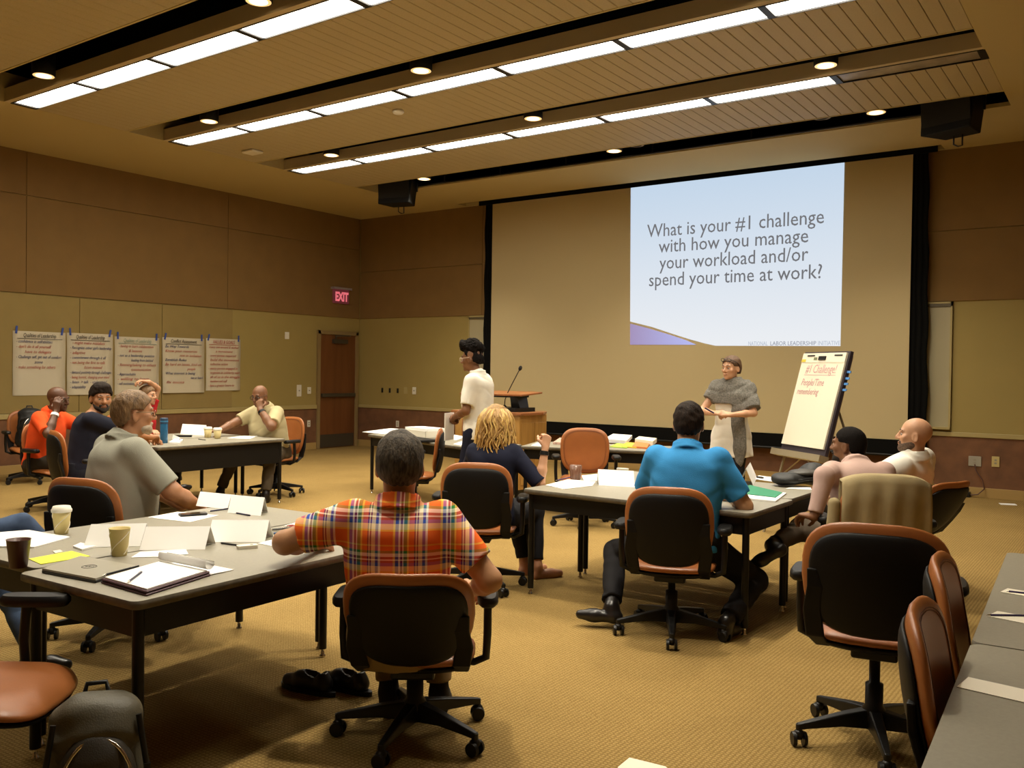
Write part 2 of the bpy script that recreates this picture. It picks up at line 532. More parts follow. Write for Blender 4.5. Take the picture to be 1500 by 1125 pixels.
slotn = ['slot nearest the screen', 'slot by the far strip', 'slot by the middle strip', 'slot by the near strip', 'slot above the front tables', 'rearmost slot']
sy = [10.98, LY0 - .25, LY0 - PITCHY - .25, LY0 - 2 * PITCHY - .25, LY0 - 3 * PITCHY - .25, LY0 - 4 * PITCHY - .25]
for s, y in enumerate(sy):
    for j, x in enumerate((-9.55, -6.08, -2.62)):
        downlight(x, y, ZC + (.03 if s else .06), 'lit can downlight in the %s, %s' % (slotn[s], ['door-side end', 'halfway along', 'end away from door'][j]))
downlight(-5.75, 11.0, ZC + .10, 'unlit dark can light near the lit one above the slide', False)
downlight(-3.25, 11.0, ZC + .10, 'unlit dark can light near the black loudspeaker by the right soffit', False)
m = MB().tube([(FX0 + .9, 11.2, ZC + .02), (FX1 - .6, 11.2, ZC + .02)], .014)
for x in (-9.3, -8.2, -7, -5.6, -4.2, -2.7): m.cyl((x, 11.2, ZC + .02), (x, 11.2, ZC + .16), .012)
tag(m.build('ceiling_pipe', BLACKM), 'thin black pipe along the ceiling slot in front of the screen', 'pipe')


def speaker(x, y, rz, label):
    r = empty('loudspeaker', (x, y, ZC - .30), rz, label, 'loudspeaker', 'black ceiling loudspeakers')
    m = MB()
    poly = [(-.31, -.16), (.31, -.16), (.22, .22), (-.22, .22)]
    lo = [Vector((px * .92, py - .02, 0)) for px, py in poly]
    hi = [Vector((px, py + .04, .40)) for px, py in poly]
    m.loft([lo, hi], True, False); m.build('cabinet', CAN, r, bevel=.012)
    MB().box((0, -.172, .2), (.28, .006, .17), R=Matrix.Rotation(.1, 3, 'X')).build('grille', mat('grille_black', (.005, .0045, .004), .8, bump=.3, bscale=200), r)
    MB().tube([(-.05, .1, .01), (-.05, .1, -.09), (.0, .1, -.12), (.05, .1, -.12), (.05, .1, .01)], .009).build('cable', BLACK, r)
    MB().tube([(-.33, .02, .2), (-.35, .02, .5), (.35, .02, .5), (.33, .02, .2)], .015).build('yoke', BLACKM, r)


speaker(-10.12, 11.0, .25, 'black ceiling loudspeaker hanging above the door-side end of the screen')
speaker(-1.80, 11.0, -.35, 'black ceiling loudspeaker hanging beside the right soffit')
tag(MB().lathe([(.06, 0), (.07, -.02), (.055, -.04), (.01, -.045)], (-7.15, 7.75, ZC)).build('smoke_detector', WHITEP), 'round pale smoke detector on the ceiling planks', 'smoke detector')
tag(MB().box((-10.2, 8.1, ZC - .02), (.12, .10, .02)).build('ceiling_sensor', WHITEP, bevel=.02), 'square pale ceiling sensor near the left soffit', 'sensor')

# ------------------------------------------------------------------ screen, slide
YS = 12.86
sc = empty('projection_screen', (0, YS, 0), label='wide tan projection screen with black side drapes on the front wall', cat='screen')
sx0, sx1 = at(722, 297, Y=YS).x, at(1334, 400, Y=YS).x
zb = at(1331, 645, Y=YS).z
SCR = mat('screen_fabric', (.50, .405, .215), .8)
MB().bb(sx0, sx1, -.004, .004, zb, ZC + .12).build('screen_fabric', SCR, sc)
BORD = mat('drape_black', (.004, .004, .0035), .9, spec=.1)
MB().bb(sx0, sx1, -.012, .012, zb - .20, zb).build('bottom_band', BORD, sc)
MB().bb(sx0 - .3, sx1 + .3, -.02, .012, ZC - .045, ZC + .12).build('pocket_shade_strip', BORD, sc)  # black strip standing in for the shade of the screen pocket
MB().cyl((sx0 - .1, 0, zb - .21), (sx1 + .1, 0, zb - .21), .02).build('bottom_bar', BLACKM, sc)
for a, s in ((sx0, -1), (sx1, 1)):
    m = MB()
    n = 24; rings = []
    for i in range(n + 1):
        z = zb - .42 + (ZC + .1 - zb + .42) * i / n
        wv = .012 * math.sin(i * 1.3) + (.05 * (1 - i / n) if s > 0 else 0)
        w = .20 + wv
        pts = []
        for j in range(13):
            t = j / 12
            pts.append(Vector((a + s * (t * w - .01), .02 * math.sin(t * 19) + .0, z)))
        back = [p_ + Vector((0, .012, 0)) for p_ in reversed(pts)]
        rings.append(pts + back)
    m.loft(rings, True, True)
    m.build('side_drape', BORD, sc, (0, .03, 0))

YSL = YS - .010
sp = empty('projected_slide', (0, YSL, 0), label='bright projected slide of grey text on the tan screen', cat='projected slide')


def emat(name, col, k=1.0):
    m = bpy.data.materials.new(name); m.use_nodes = True
    nt = m.node_tree; nt.nodes.clear()
    e = nt.nodes.new('ShaderNodeEmission'); o = nt.nodes.new('ShaderNodeOutputMaterial')
    nt.links.new(e.outputs[0], o.inputs[0])
    e.inputs[0].default_value = (*col, 1); e.inputs[1].default_value = k * .9
    return m, nt, e


def ramp_z(nt, e, z0, z1, c0, c1, axis=2):
    tc = nt.nodes.new('ShaderNodeTexCoord'); sp_ = nt.nodes.new('ShaderNodeSeparateXYZ'); mr = nt.nodes.new('ShaderNodeMapRange')
    r = nt.nodes.new('ShaderNodeValToRGB'); r.color_ramp.elements[0].color = (*c0, 1); r.color_ramp.elements[1].color = (*c1, 1)
    mr.inputs['From Min'].default_value = z0; mr.inputs['From Max'].default_value = z1
    nt.links.new(tc.outputs['Object'], sp_.inputs[0]); nt.links.new(sp_.outputs[axis], mr.inputs[0]); nt.links.new(mr.outputs[0], r.inputs[0]); nt.links.new(r.outputs[0], e.inputs[0])


SLW, nt, e = emat('slide_white', (.8, .88, .97))
c = [at(924, 271, Y=YSL), at(1237, 238, Y=YSL), at(1231, 507, Y=YSL), at(923, 505, Y=YSL)]
ramp_z(nt, e, c[3].z, c[0].z, (.80, .82, .85), (.52, .64, .78))
curve = [at(*q, Y=YSL) for q in ((923, 471), (955, 479), (985, 489), (1010, 497), (1032, 503), (1048, 506.5))]
poly = [c[0]] + curve + [c[2], c[1]]
MB().loft([[Vector((q.x, 0, q.z)) for q in poly], [Vector((q.x, .003, q.z)) for q in poly]], True, False).build('slide_field', SLW, sp)
SLP, nt, e = emat('slide_violet', (.4, .4, .75))
pu = [at(*q, Y=YSL) for q in ((923, 474), (950, 481), (980, 490), (1004, 498), (1020, 505), (923, 505))]
ramp_z(nt, e, pu[0].x, pu[4].x, (.36, .28, .47), (.46, .49, .86), 0)
MB().loft([[Vector((q.x, -.001, q.z)) for q in pu], [Vector((q.x, .003, q.z)) for q in pu]], True, False).build('slide_swoosh', SLP, sp)
SLT = emat('slide_text_grey', (.165, .165, .175))[0]
for s, (xa, ya), (xb, yb2) in (('What is your #1 challenge', (948, 346), (1207, 329)), ('with how you manage', (965, 369), (1184, 356)), ('your workload and/or', (966, 394), (1184, 382)), ('spend your time at work?', (950, 418), (1203, 409))):
    a, b = at(xa, ya, Y=YSL), at(xb, yb2, Y=YSL)
    a.z = b.z = (a.z + b.z) / 2
    text(s, .295, SLT, sp, (a.x, -.002, a.z), (math.pi / 2, 0, 0), width=b.x - a.x, off=.0005)
SLL = emat('slide_logo_grey', (.42, .47, .56))[0]
SLD = emat('slide_logo_dark', (.25, .27, .33))[0]
for s, xa, xb, m_ in (('NATIONAL', 1096, 1124, SLL), ('LABOR LEADERSHIP', 1128, 1195, SLD), ('INITIATIVE', 1198, 1230, SLL)):
    a, b = at(xa, 504.5, Y=YSL), at(xb, 505.5, Y=YSL)
    text(s, .085, m_, sp, (a.x, -.002, c[2].z + .015), (math.pi / 2, 0, 0), width=b.x - a.x)
# ------------------------------------------------------------------ tables
def rrect(hx, hy, r, n=5):
    pts = []
    for cx, cy, a0 in ((hx - r, hy - r, 0), (-hx + r, hy - r, 90), (-hx + r, -hy + r, 180), (hx - r, -hy + r, 270)):
        for i in range(n + 1):
            a = math.radians(a0 + 90 * i / n)
            pts.append((cx + r * math.cos(a), cy + r * math.sin(a)))
    return pts


TL, TW, TZ = 1.655, .762, .74


def table(cx, cy, rz, label, L=TL, Wd=TW, apron=.105, modesty=False):
    """Table with its long side along local x."""
    t = empty('table', (cx, cy, 0), rz, label, 'table', 'grey laminate folding tables')
    hx, hy = L / 2, Wd / 2
    P = rrect(hx, hy, .035)
    MB().loft([[Vector((x * .985, y * .97, TZ - .034)) for x, y in P], [Vector((x, y, TZ - .026)) for x, y in P], [Vector((x, y, TZ - .008)) for x, y in P], [Vector((x * .996, y * .992, TZ - .001)) for x, y in P]], True, True).build('edge_band', TEDGE, t)
    P2 = rrect(hx * .996, hy * .992, .035)
    MB().prism(P2, TZ - .004, TZ).build('tabletop', TOP, t)
    ax, ay = hx - .05, hy - .05
    za, zb_ = TZ - .034 - apron, TZ - .034
    for s in (-1, 1):
        MB().bb(-ax, ax, s * ay - .012, s * ay + .012, za, zb_).build('apron', BLACKM, t)
        MB().bb(s * ax - .012, s * ax + .012, -ay, ay, za, zb_).build('apron', BLACKM, t)
    if modesty:
        MB().bb(-ax, ax, -ay + .03, -ay + .045, za - .16, za + .02).build('modesty_panel', BLACKM, t)
    for sx_ in (-1, 1):
        for sy_ in (-1, 1):
            x, y = sx_ * (hx - .05), sy_ * (hy - .05)
            l = MB().cyl((x, y, .045), (x, y, zb_), .0215, n=16).build('leg', BLACKM, t)
            MB().lathe([(.016, 0), (.018, .008), (.010, .014), (.010, .046)], (x, y, 0), 12).build('foot', CHROME, l)
    return t


R90 = math.pi / 2
table(-3.245, 2.59, R90 + .035, 'grey table with open folio and closed laptop, nearest the viewer', L=1.665)
table(-4.020, 2.645, R90 + .035, 'grey table pushed behind the laptop table, beside the man in grey', L=1.665)
table(-2.700, 5.51, -.012, 'grey table in front of the man in the blue polo shirt')
table(-2.715, 6.285, -.012, 'grey table behind the blue polo table, holding the black shoulder bag')
table(-8.45, 6.10, R90, 'grey table with blue bottle, in front of the man in cream polo', modesty=False, apron=.24)
table(-9.24, 6.10, R90, 'grey far-side table near the posters, behind the blue bottle table', apron=.24)
table(-6.80, 8.17, -.30, 'grey table stacked with papers beside the standing woman', L=2.2)
table(-4.85, 8.68, .33, 'grey table with bright folders behind the empty front-facing chair', L=1.75)
a_, b_ = Vector((-.517, 4.80)), Vector((-.426, 3.09))
d_ = (b_ - a_).normalized(); nrm = Vector((-d_.y, d_.x))
T5R = math.atan2(d_.y, d_.x)
for k, lab in ((0, 'grey side table with pens on paper strips, at the right edge'), (1, 'grey side table with one blank strip, nearest at lower right')):
    c_ = a_ + d_ * (.86 + 1.715 * k) + nrm * .381
    table(c_.x, c_.y, T5R, lab, L=1.71)


# ------------------------------------------------------------------ office chairs
def chair(cx, cy, f, label, dz=0.0, recline=6.0, base_rot=0.0, name='office_chair', arms=True, bw=.255):
    rz = math.atan2(-f[0], f[1])
    t = empty(name, (cx, cy, 0), rz, label, 'chair', 'tan leather office chairs')
    # five-star base
    for i in range(5):
        a = base_rot + 2 * math.pi * i / 5
        ux, uy = math.cos(a), math.sin(a)
        px, py = -uy, ux
        rings = []
        for s, w, zt, zb2 in ((.03, .032, .155, .075), (.15, .026, .135, .085), (.29, .019, .105, .075), (.335, .015, .095, .07)):
            rings.append([Vector((ux * s + px * w, uy * s + py * w, zb2)), Vector((ux * s + px * w * .8, uy * s + py * w * .8, zt)), Vector((ux * s - px * w * .8, uy * s - py * w * .8, zt)), Vector((ux * s - px * w, uy * s - py * w, zb2))])
        MB().loft(rings, True, False).build('base_leg', BLACK, t, bevel=.006)
        m = MB()
        cxx, cyy = ux * .325, uy * .325
        ca = a + 1.1 + i * 1.7
        wx, wy = math.cos(ca), math.sin(ca)
        for s in (-1, 1):
            c0 = Vector((cxx + wx * .015 * s, cyy + wy * .015 * s, .031)); c1 = Vector((cxx + wx * .030 * s, cyy + wy * .030 * s, .031))
            m.cyl(c0, c1, .031, .028, n=16)
        m.cyl((cxx, cyy, .03), (cxx, cyy, .092), .014)
        m.ball((cxx, cyy, .052), (.024, .024, .020), 10)
        m.build('caster', BLACK, t)
    MB().lathe([(.05, .075), (.05, .15), (.036, .17), (.036, .26), (.022, .265), (.022, .41 + dz)], n=18).build('column', BLACK, t)
    m = MB(); m.box((0, -.02, .395 + dz), (.09, .13, .028)); m.tube([(.08, .02, .395 + dz), (.21, .05, .40 + dz), (.25, .05, .395 + dz)], .008)
    m.build('tilt_mechanism', BLACK, t, bevel=.01)
    # seat cushion and pan
    def pl(u, v, o):
        x, y = u * .255, v * .235
        z = .445 + dz - .035 * max(0, v) ** 3 - .012 * (1 - min(1, abs(u)) ** 2) + .012 * max(0, -v) ** 2
        return Vector((x, y + .03, z + o))
    pillow(lambda a: sup(a, 1, 1, 3.6), .036, .022, pl).build('seat', LEATHER, t)
    pillow(lambda a: sup(a, .96, .96, 3.6), .004, .030, lambda u, v, o: pl(u, v, o - .020)).build('seat_pan', SHELL, t)
    # backrest
    rc = math.radians(recline)
    def pb(u, v, o, back=0.0):
        x = u * (bw - .02 * max(0, -v)) ; z = v * .238 + .288
        y = -.215 + .055 * u * u - .02 * math.cos(v * 1.4) + o - back
        y0 = y + .215
        return Vector((x, -.215 + y0 * math.cos(rc) - z * math.sin(rc), .425 + dz + z * math.cos(rc) + y0 * math.sin(rc)))
    pillow(lambda a: sup(a, 1, 1, 3.2), .030, .022, pb).build('backrest', LEATHER, t)
    for kk in (.84, .87):
        MB().tube([pb(*[q_ * kk for q_ in sup(2 * math.pi * i / 40, 1, 1, 3.2)], .030 * math.sqrt(1 - kk ** 5) + .0006) for i in range(41)], .0014, 4).build('seam', mat('seam_dark', (.14, .04, .012), .6), t)
    pillow(lambda a: sup(a, .90, .90, 3.4), .002, .020, lambda u, v, o: pb(u, v - .055, o, .020)).build('back_shell', SHELL, t)
    for s in (-1, 1):
        A = pb(s * .80, -.15, 0, .035); B = pb(s * .86, -1.02, 0, .03); C = Vector((s * .20, -.10, .40 + dz)); D = Vector((s * .10, .0, .395 + dz))
        m = MB()
        rings = []
        for p_, w in ((pb(s * .84, .15, 0, .03), .020), (A, .032), ((A + B) / 2 + Vector((s * .012, 0, 0)), .036), (B + Vector((0, 0, -.01)), .036), (C + Vector((0, -.02, 0)), .03)):
            rings.append([p_ + Vector((-w, .010, 0)), p_ + Vector((w, .010, 0)), p_ + Vector((w, -.012, 0)), p_ + Vector((-w, -.012, 0))])
        m.loft(rings, True, False).build('back_bracket', SHELL, t, bevel=.006)
        if arms:
            x = s * .305
            MB().tube([(s * .13, .02, .40 + dz), (s * .25, .01, .395 + dz), (s * .30, .0, .42 + dz), (x, -.01, .52 + dz), (x, .0, .655 + dz)], [.015, .016, .018, .018, .018], 8).build('arm_post', BLACK, t)
            P = [sup(2 * math.pi * i / 20, .045, .125, 3.2) for i in range(20)]
            MB().loft([[Vector((x + u * .8, .03 + v * .93, .650 + dz)) for u, v in P], [Vector((x + u, .03 + v, .660 + dz)) for u, v in P], [Vector((x + u, .03 + v, .678 + dz)) for u, v in P], [Vector((x + u * .78, .03 + v * .92, .690 + dz)) for u, v in P]], True, True).build('arm_pad', BLACK, t)
    return t


C = {}
C['far'] = chair(-11.95, 5.98, (.95, -.25), 'tan leather chair by the wainscot with a black backpack on its seat', base_rot=.4)
C['orange'] = chair(-9.58, 5.05, (.95, .10), 'tan leather chair under the man in the orange shirt', dz=-.02)
C['navy'] = chair(-8.22, 4.60, (.25, .97), 'tan leather chair under the man in the navy T-shirt', base_rot=.2)
C['red'] = chair(-10.22, 6.35, (.9, .45), 'chair under the person in red, behind the far tables')
C['grey'] = chair(-4.84, 2.90, (-.30, .95), 'tan leather chair under the man in the grey polo shirt', dz=.0, recline=9)
C['cream'] = chair(-8.68, 7.30, (.05, -1), 'tan leather chair under the man in the cream polo shirt', base_rot=.5)
C['jeans'] = chair(-5.40, 2.08, (.40, .91), 'chair under the person in jeans at the left edge', dz=-.02)
C['corner'] = chair(-3.17, 1.42, (.80, .60), 'empty tan chair beside the grey backpack, cut by the left edge', dz=.02)
C['side'] = chair(-6.24, 7.09, (-.78, -.62), 'empty tan chair seen from the side, near the standing woman', base_rot=.9)
C['blonde'] = chair(-3.88, 5.12, (-.50, .87), 'tan leather chair under the blonde woman', dz=-.02, base_rot=.35)
C['empty'] = chair(-4.62, 7.86, (.56, -.83), 'empty tan chair facing the viewer before the folder table', dz=.03, base_rot=.15)
C['plaid'] = chair(-2.51, 2.87, (-.60, .80), 'low tan leather chair under the man in the plaid shirt', dz=-.08, recline=30, base_rot=.61)
C['blue'] = chair(-2.29, 4.93, (-.33, .94), 'tan leather chair under the man in the blue polo shirt', dz=-.03, base_rot=-.2, recline=8)
C['pink'] = chair(-1.34, 5.80, (-.42, .91), 'chair with a khaki jacket over its back, under the man in pink', dz=.0, recline=8)
C['bald'] = chair(-1.50, 7.02, (-.92, .40), 'reclined tan chair under the bald man in the white shirt', dz=-.02, recline=34)
C['big'] = chair(-.91, 3.98, (-.20, .98), 'large empty chair seen from behind at lower right, nearest the viewer', dz=.03, base_rot=-.13, recline=6, bw=.282)
C['tuck1'] = chair(-.28, 3.42, (.99, .08), 'tan chair tucked under the side table, the farther of two', arms=False, recline=10)
C['tuck2'] = chair(-.20, 2.66, (.99, .08), 'tan chair tucked under the side table, the nearer of two', arms=False, recline=10)
# ------------------------------------------------------------------ people: signed-distance bodies meshed with surface nets
V = lambda *a: np.array(a, float)


def nrm3(v):
    v = np.asarray(v, float)
    return v / (np.linalg.norm(v) + 1e-9)


def rotm(axis, deg):
    return np.array(Matrix.Rotation(math.radians(deg), 3, Vector(axis)))


class Cap:      # tapered capsule
    def __init__(s, a, b, ra, rb, k=.02, cut=None):
        s.a, s.b, s.ra, s.rb, s.k, s.cut = np.asarray(a, float), np.asarray(b, float), ra, rb, k, cut

    def box(s):
        r = max(s.ra, s.rb)
        return np.minimum(s.a, s.b) - r, np.maximum(s.a, s.b) + r

    def d(s, P):
        ba = s.b - s.a
        q = P - s.a
        t = np.clip(q @ ba / (ba @ ba + 1e-9), 0, 1)
        e = q - t[..., None] * ba
        d = np.sqrt((e * e).sum(-1)) - (s.ra + (s.rb - s.ra) * t)
        if s.cut is not None:
            n = ba / np.linalg.norm(ba)
            d = np.maximum(d, (P - s.b) @ n - s.cut)
        return d


class Ell:
    def __init__(s, c, r, R=None, k=.02, sub=False):
        s.c, s.r, s.R, s.k, s.sub = np.asarray(c, float), np.asarray(r, float), (np.eye(3) if R is None else R), k, sub

    def box(s):
        m = np.sqrt(((s.R * s.r) ** 2).sum(1))
        return s.c - m, s.c + m

    def d(s, P):
        q = (P - s.c) @ s.R
        a = q / s.r
        k0 = np.sqrt((a * a).sum(-1)); b = a / s.r
        k1 = np.sqrt((b * b).sum(-1)) + 1e-9
        return k0 * (k0 - 1) / k1


class Stack:    # torso: stacked superellipses along a (bent) spine frame
    def __init__(s, o, R, z, a, b, c, k=.03, e=2.4, z0=None, z1=None):
        s.o, s.R, s.z, s.a, s.b, s.c, s.k, s.e = np.asarray(o, float), R, np.asarray(z, float), np.asarray(a, float), np.asarray(b, float), np.asarray(c, float), k, e
        s.z0 = z[0] if z0 is None else z0
        s.z1 = z[-1] if z1 is None else z1

    def box(s):
        m = max(s.a.max(), s.b.max()) + np.abs(s.c).max()
        p0 = s.o + s.R[:, 2] * s.z0; p1 = s.o + s.R[:, 2] * s.z1
        return np.minimum(p0, p1) - m, np.maximum(p0, p1) + m

    def d(s, P):
        q = (P - s.o) @ s.R
        z = q[..., 2]
        zz = np.linspace(s.z[0], s.z[-1], 80)
        def sm(v):
            y = np.interp(zz, s.z, v)
            ker = np.ones(9) / 9
            yp = np.pad(y, 4, mode='edge')
            return np.interp(z, zz, np.convolve(yp, ker, 'valid'))
        a, b, c = sm(s.a), sm(s.b), sm(s.c)
        x = np.abs(q[..., 0]) / a; y = np.abs(q[..., 1] - c) / b
        rho = (x ** s.e + y ** s.e + 1e-9) ** (1 / s.e)
        d = (rho - 1) * np.minimum(a, b)
        h = np.maximum(s.z0 - z, z - s.z1)
        return np.maximum(d, h)


class Ring:     # collar
    def __init__(s, c, n, R, h, t, k=.008, e=1.0, ax=None):
        s.c, s.n, s.R_, s.h, s.t, s.k, s.e = np.asarray(c, float), nrm3(n), R, h, t, k, e

    def box(s):
        m = s.R_ + s.t + s.h
        return s.c - m, s.c + m

    def d(s, P):
        q = P - s.c
        z = q @ s.n
        rho = np.sqrt(np.maximum((q * q).sum(-1) - z * z, 0))
        rr = s.R_ + .25 * np.clip(-z, -s.h, s.h)
        return np.sqrt((rho - rr) ** 2 + np.maximum(np.abs(z) - s.h, 0) ** 2) - s.t


def sdf_mesh(name, prims, h, noise=None, post=None):
    M = .045
    lo = np.min([p.box()[0] for p in prims if not getattr(p, 'sub', False)], axis=0) - M
    hi = np.max([p.box()[1] for p in prims if not getattr(p, 'sub', False)], axis=0) + M
    n = np.ceil((hi - lo) / h).astype(int) + 1
    G = np.full(n, .05, np.float32)
    ax = [lo[i] + h * np.arange(n[i]) for i in range(3)]
    for p in prims:
        b0, b1 = p.box()
        i0 = np.maximum(((b0 - M - lo) / h).astype(int), 0); i1 = np.minimum(((b1 + M - lo) / h).astype(int) + 2, n)
        if (i1 <= i0).any(): continue
        sl = tuple(slice(i0[i], i1[i]) for i in range(3))
        P = np.stack(np.meshgrid(*[ax[i][sl[i]] for i in range(3)], indexing='ij'), -1)
        d = p.d(P)
        g = G[sl]
        k = p.k
        if getattr(p, 'sub', False):
            d = -d
            hh = np.clip(.5 - .5 * (g - d) / k, 0, 1)
            G[sl] = g + (d - g) * hh + k * hh * (1 - hh)
        else:
            hh = np.clip(.5 + .5 * (g - d) / k, 0, 1)
            G[sl] = g + (d - g) * hh - k * hh * (1 - hh)
    if noise or post:
        I = np.argwhere(np.abs(G) < .03)
        P = lo + I * h
        v = G[I[:, 0], I[:, 1], I[:, 2]]
        if noise: v = v + noise(P)
        if post: v = post(P, v)
        G[I[:, 0], I[:, 1], I[:, 2]] = v
    return nets(name, G, lo, h)


def nets(name, G, lo, h):
    ins = G < 0
    nx, ny, nz = G.shape
    cnt = np.zeros((nx - 1, ny - 1, nz - 1), np.int8)
    cor = [(a, b, c) for a in (0, 1) for b in (0, 1) for c in (0, 1)]
    for a, b, c in cor:
        cnt += ins[a:nx - 1 + a, b:ny - 1 + b, c:nz - 1 + c]
    act = (cnt > 0) & (cnt < 8)
    I = np.argwhere(act)
    idx = np.full(act.shape, -1, np.int32)
    idx[act] = np.arange(len(I))
    val = {q: G[I[:, 0] + q[0], I[:, 1] + q[1], I[:, 2] + q[2]] for q in cor}
    acc = np.zeros((len(I), 3)); num = np.zeros(len(I))
    for q in cor:
        for ax in range(3):
            if q[ax]: continue
            r = tuple(1 if i == ax else q[i] for i in range(3))
            a, b = val[q], val[r]
            m = (a < 0) != (b < 0)
            t = np.where(m, a / np.where(np.abs(a - b) < 1e-12, 1, a - b), 0)
            p = np.zeros((len(I), 3)); p[:] = q
            p[:, ax] += t
            acc += p * m[:, None]; num += m
    verts = lo + h * (I + acc / num[:, None])
    F = []
    for ax in range(3):
        u, w = (ax + 1) % 3, (ax + 2) % 3
        s0 = [slice(None)] * 3; s1 = [slice(None)] * 3
        s0[ax] = slice(0, -1); s1[ax] = slice(1, None)
        a = ins[tuple(s0)]; b = ins[tuple(s1)]
        E = np.argwhere(a != b)
        ok = (E[:, u] > 0) & (E[:, w] > 0) & (E[:, u] < G.shape[u] - 1) & (E[:, w] < G.shape[w] - 1)
        E = E[ok]
        def cell(du, dw):
            c = E.copy(); c[:, u] -= du; c[:, w] -= dw
            return idx[c[:, 0], c[:, 1], c[:, 2]]
        q = np.stack([cell(1, 1), cell(0, 1), cell(0, 0), cell(1, 0)], 1)
        fl = ~a[E[:, 0], E[:, 1], E[:, 2]]
        q[fl] = q[fl][:, ::-1]
        F.append(q)
    F = np.concatenate(F)
    F = F[(F >= 0).all(1)]
    me = bpy.data.meshes.new(name)
    me.vertices.add(len(verts)); me.vertices.foreach_set('co', verts.astype(np.float32).ravel())
    me.loops.add(len(F) * 4); me.loops.foreach_set('vertex_index', F.astype(np.int32).ravel())
    me.polygons.add(len(F)); me.polygons.foreach_set('loop_start', np.arange(len(F), dtype=np.int32) * 4)
    me.polygons.foreach_set('use_smooth', np.ones(len(F), bool))
    me.update(calc_edges=True)
    return me


def ik(a, t, l1, l2, hint):
    a, t, hint = np.asarray(a, float), np.asarray(t, float), np.asarray(hint, float)
    d = t - a; L = np.linalg.norm(d)
    L2 = min(max(L, abs(l1 - l2) + .01), l1 + l2 - .004)
    u = d / L
    x = (l1 * l1 - l2 * l2 + L2 * L2) / (2 * L2)
    y = math.sqrt(max(l1 * l1 - x * x, 0))
    n = hint - u * (hint @ u)
    return a + u * x + nrm3(n) * y, a + u * L2


def hand(w, d, n, thumb, curl=(35, 40, 30), k=1.0, spread=5.0, th=(35, 20)):
    """wrist, finger direction, palm normal, thumb side vector sign; returns prims."""
    d = nrm3(d); n = nrm3(n - d * (n @ d)); s = np.cross(d, n) * thumb          # s points to thumb side
    P = []
    offs = [(.027, .088, .95), (.009, .093, 1.05), (-.010, .088, 1.0), (-.027, .080, .80)]
    w = np.asarray(w, float)
    for i, (o, l, fl) in enumerate(offs):
        b0 = w + s * o * .55 * k + d * .01 * k
        kn = w + s * o * k + d * l * k
        P.append(Cap(b0, kn, .0145 * k, .0125 * k, .014))
        ang = spread * (o / .027)
        dd = rotm(n, 0) @ d
        dd = nrm3(d + s * math.tan(math.radians(ang)))
        p = kn
        a = 0
        axis = np.cross(d, n)
        for j, (ln, r0, r1) in enumerate(((.044, .0105, .0095), (.027, .0095, .0088), (.022, .0088, .0072))):
            a += curl[j]
            di = dd * math.cos(math.radians(a)) + n * math.sin(math.radians(a))
            q = p + di * ln * fl * k
            P.append(Cap(p, q, r0 * k, r1 * k, .006))
            p = q
    b = w + s * .018 * k + d * .02 * k + n * .006
    t1 = nrm3(d * .62 + s * .75 + n * .35)
    p1 = b + t1 * .048 * k
    t2 = nrm3(d * .80 + s * (.40 - th[1] / 60) + n * (.3 + th[0] / 60)); p2 = p1 + t2 * .034 * k
    t3 = nrm3(d * .85 + s * (.2 - th[1] / 40) + n * (.25 + th[0] / 60)); p3 = p2 + t3 * .026 * k
    P += [Cap(b, p1, .016 * k, .0125 * k, .012), Cap(p1, p2, .012 * k, .011 * k, .006), Cap(p2, p3, .0108 * k, .009 * k, .005)]
    return P


SKIN = {}


def skin(name, col):
    return mat('skin_' + name, col, .48, var=.10, vscale=14, bump=.06, bscale=220)


def fabric(name, col, var=.06, rough=.85, bump=.12):
    return mat('cloth_' + name, col, rough, var=var, vscale=9, bump=bump, bscale=260, spec=.2)


def folds(amp, seed):
    r = np.random.RandomState(seed)
    A = [(r.randn(3) * 9, r.randn(3) * 16, r.rand() * 6) for _ in range(3)]
    def f(P):
        w = 0
        for a, b, ph in A:
            w = w + np.sin(P @ b * 1.3 + 2.2 * np.sin(P @ a + ph) + ph)
        ar = P[:, 2] * 38 + P[:, 0] * 9 + 2.4 * np.sin(P[:, 0] * 8 + seed) + 2.0 * np.sin(P[:, 1] * 9 + P[:, 2] * 5)
        crease = -np.exp(-7 * (np.sin(ar * .5)) ** 2) * (.5 + .5 * np.sin(P @ A[0][0] * .8 + seed))
        return amp * (w * .28 - crease * 1.6)
    return f


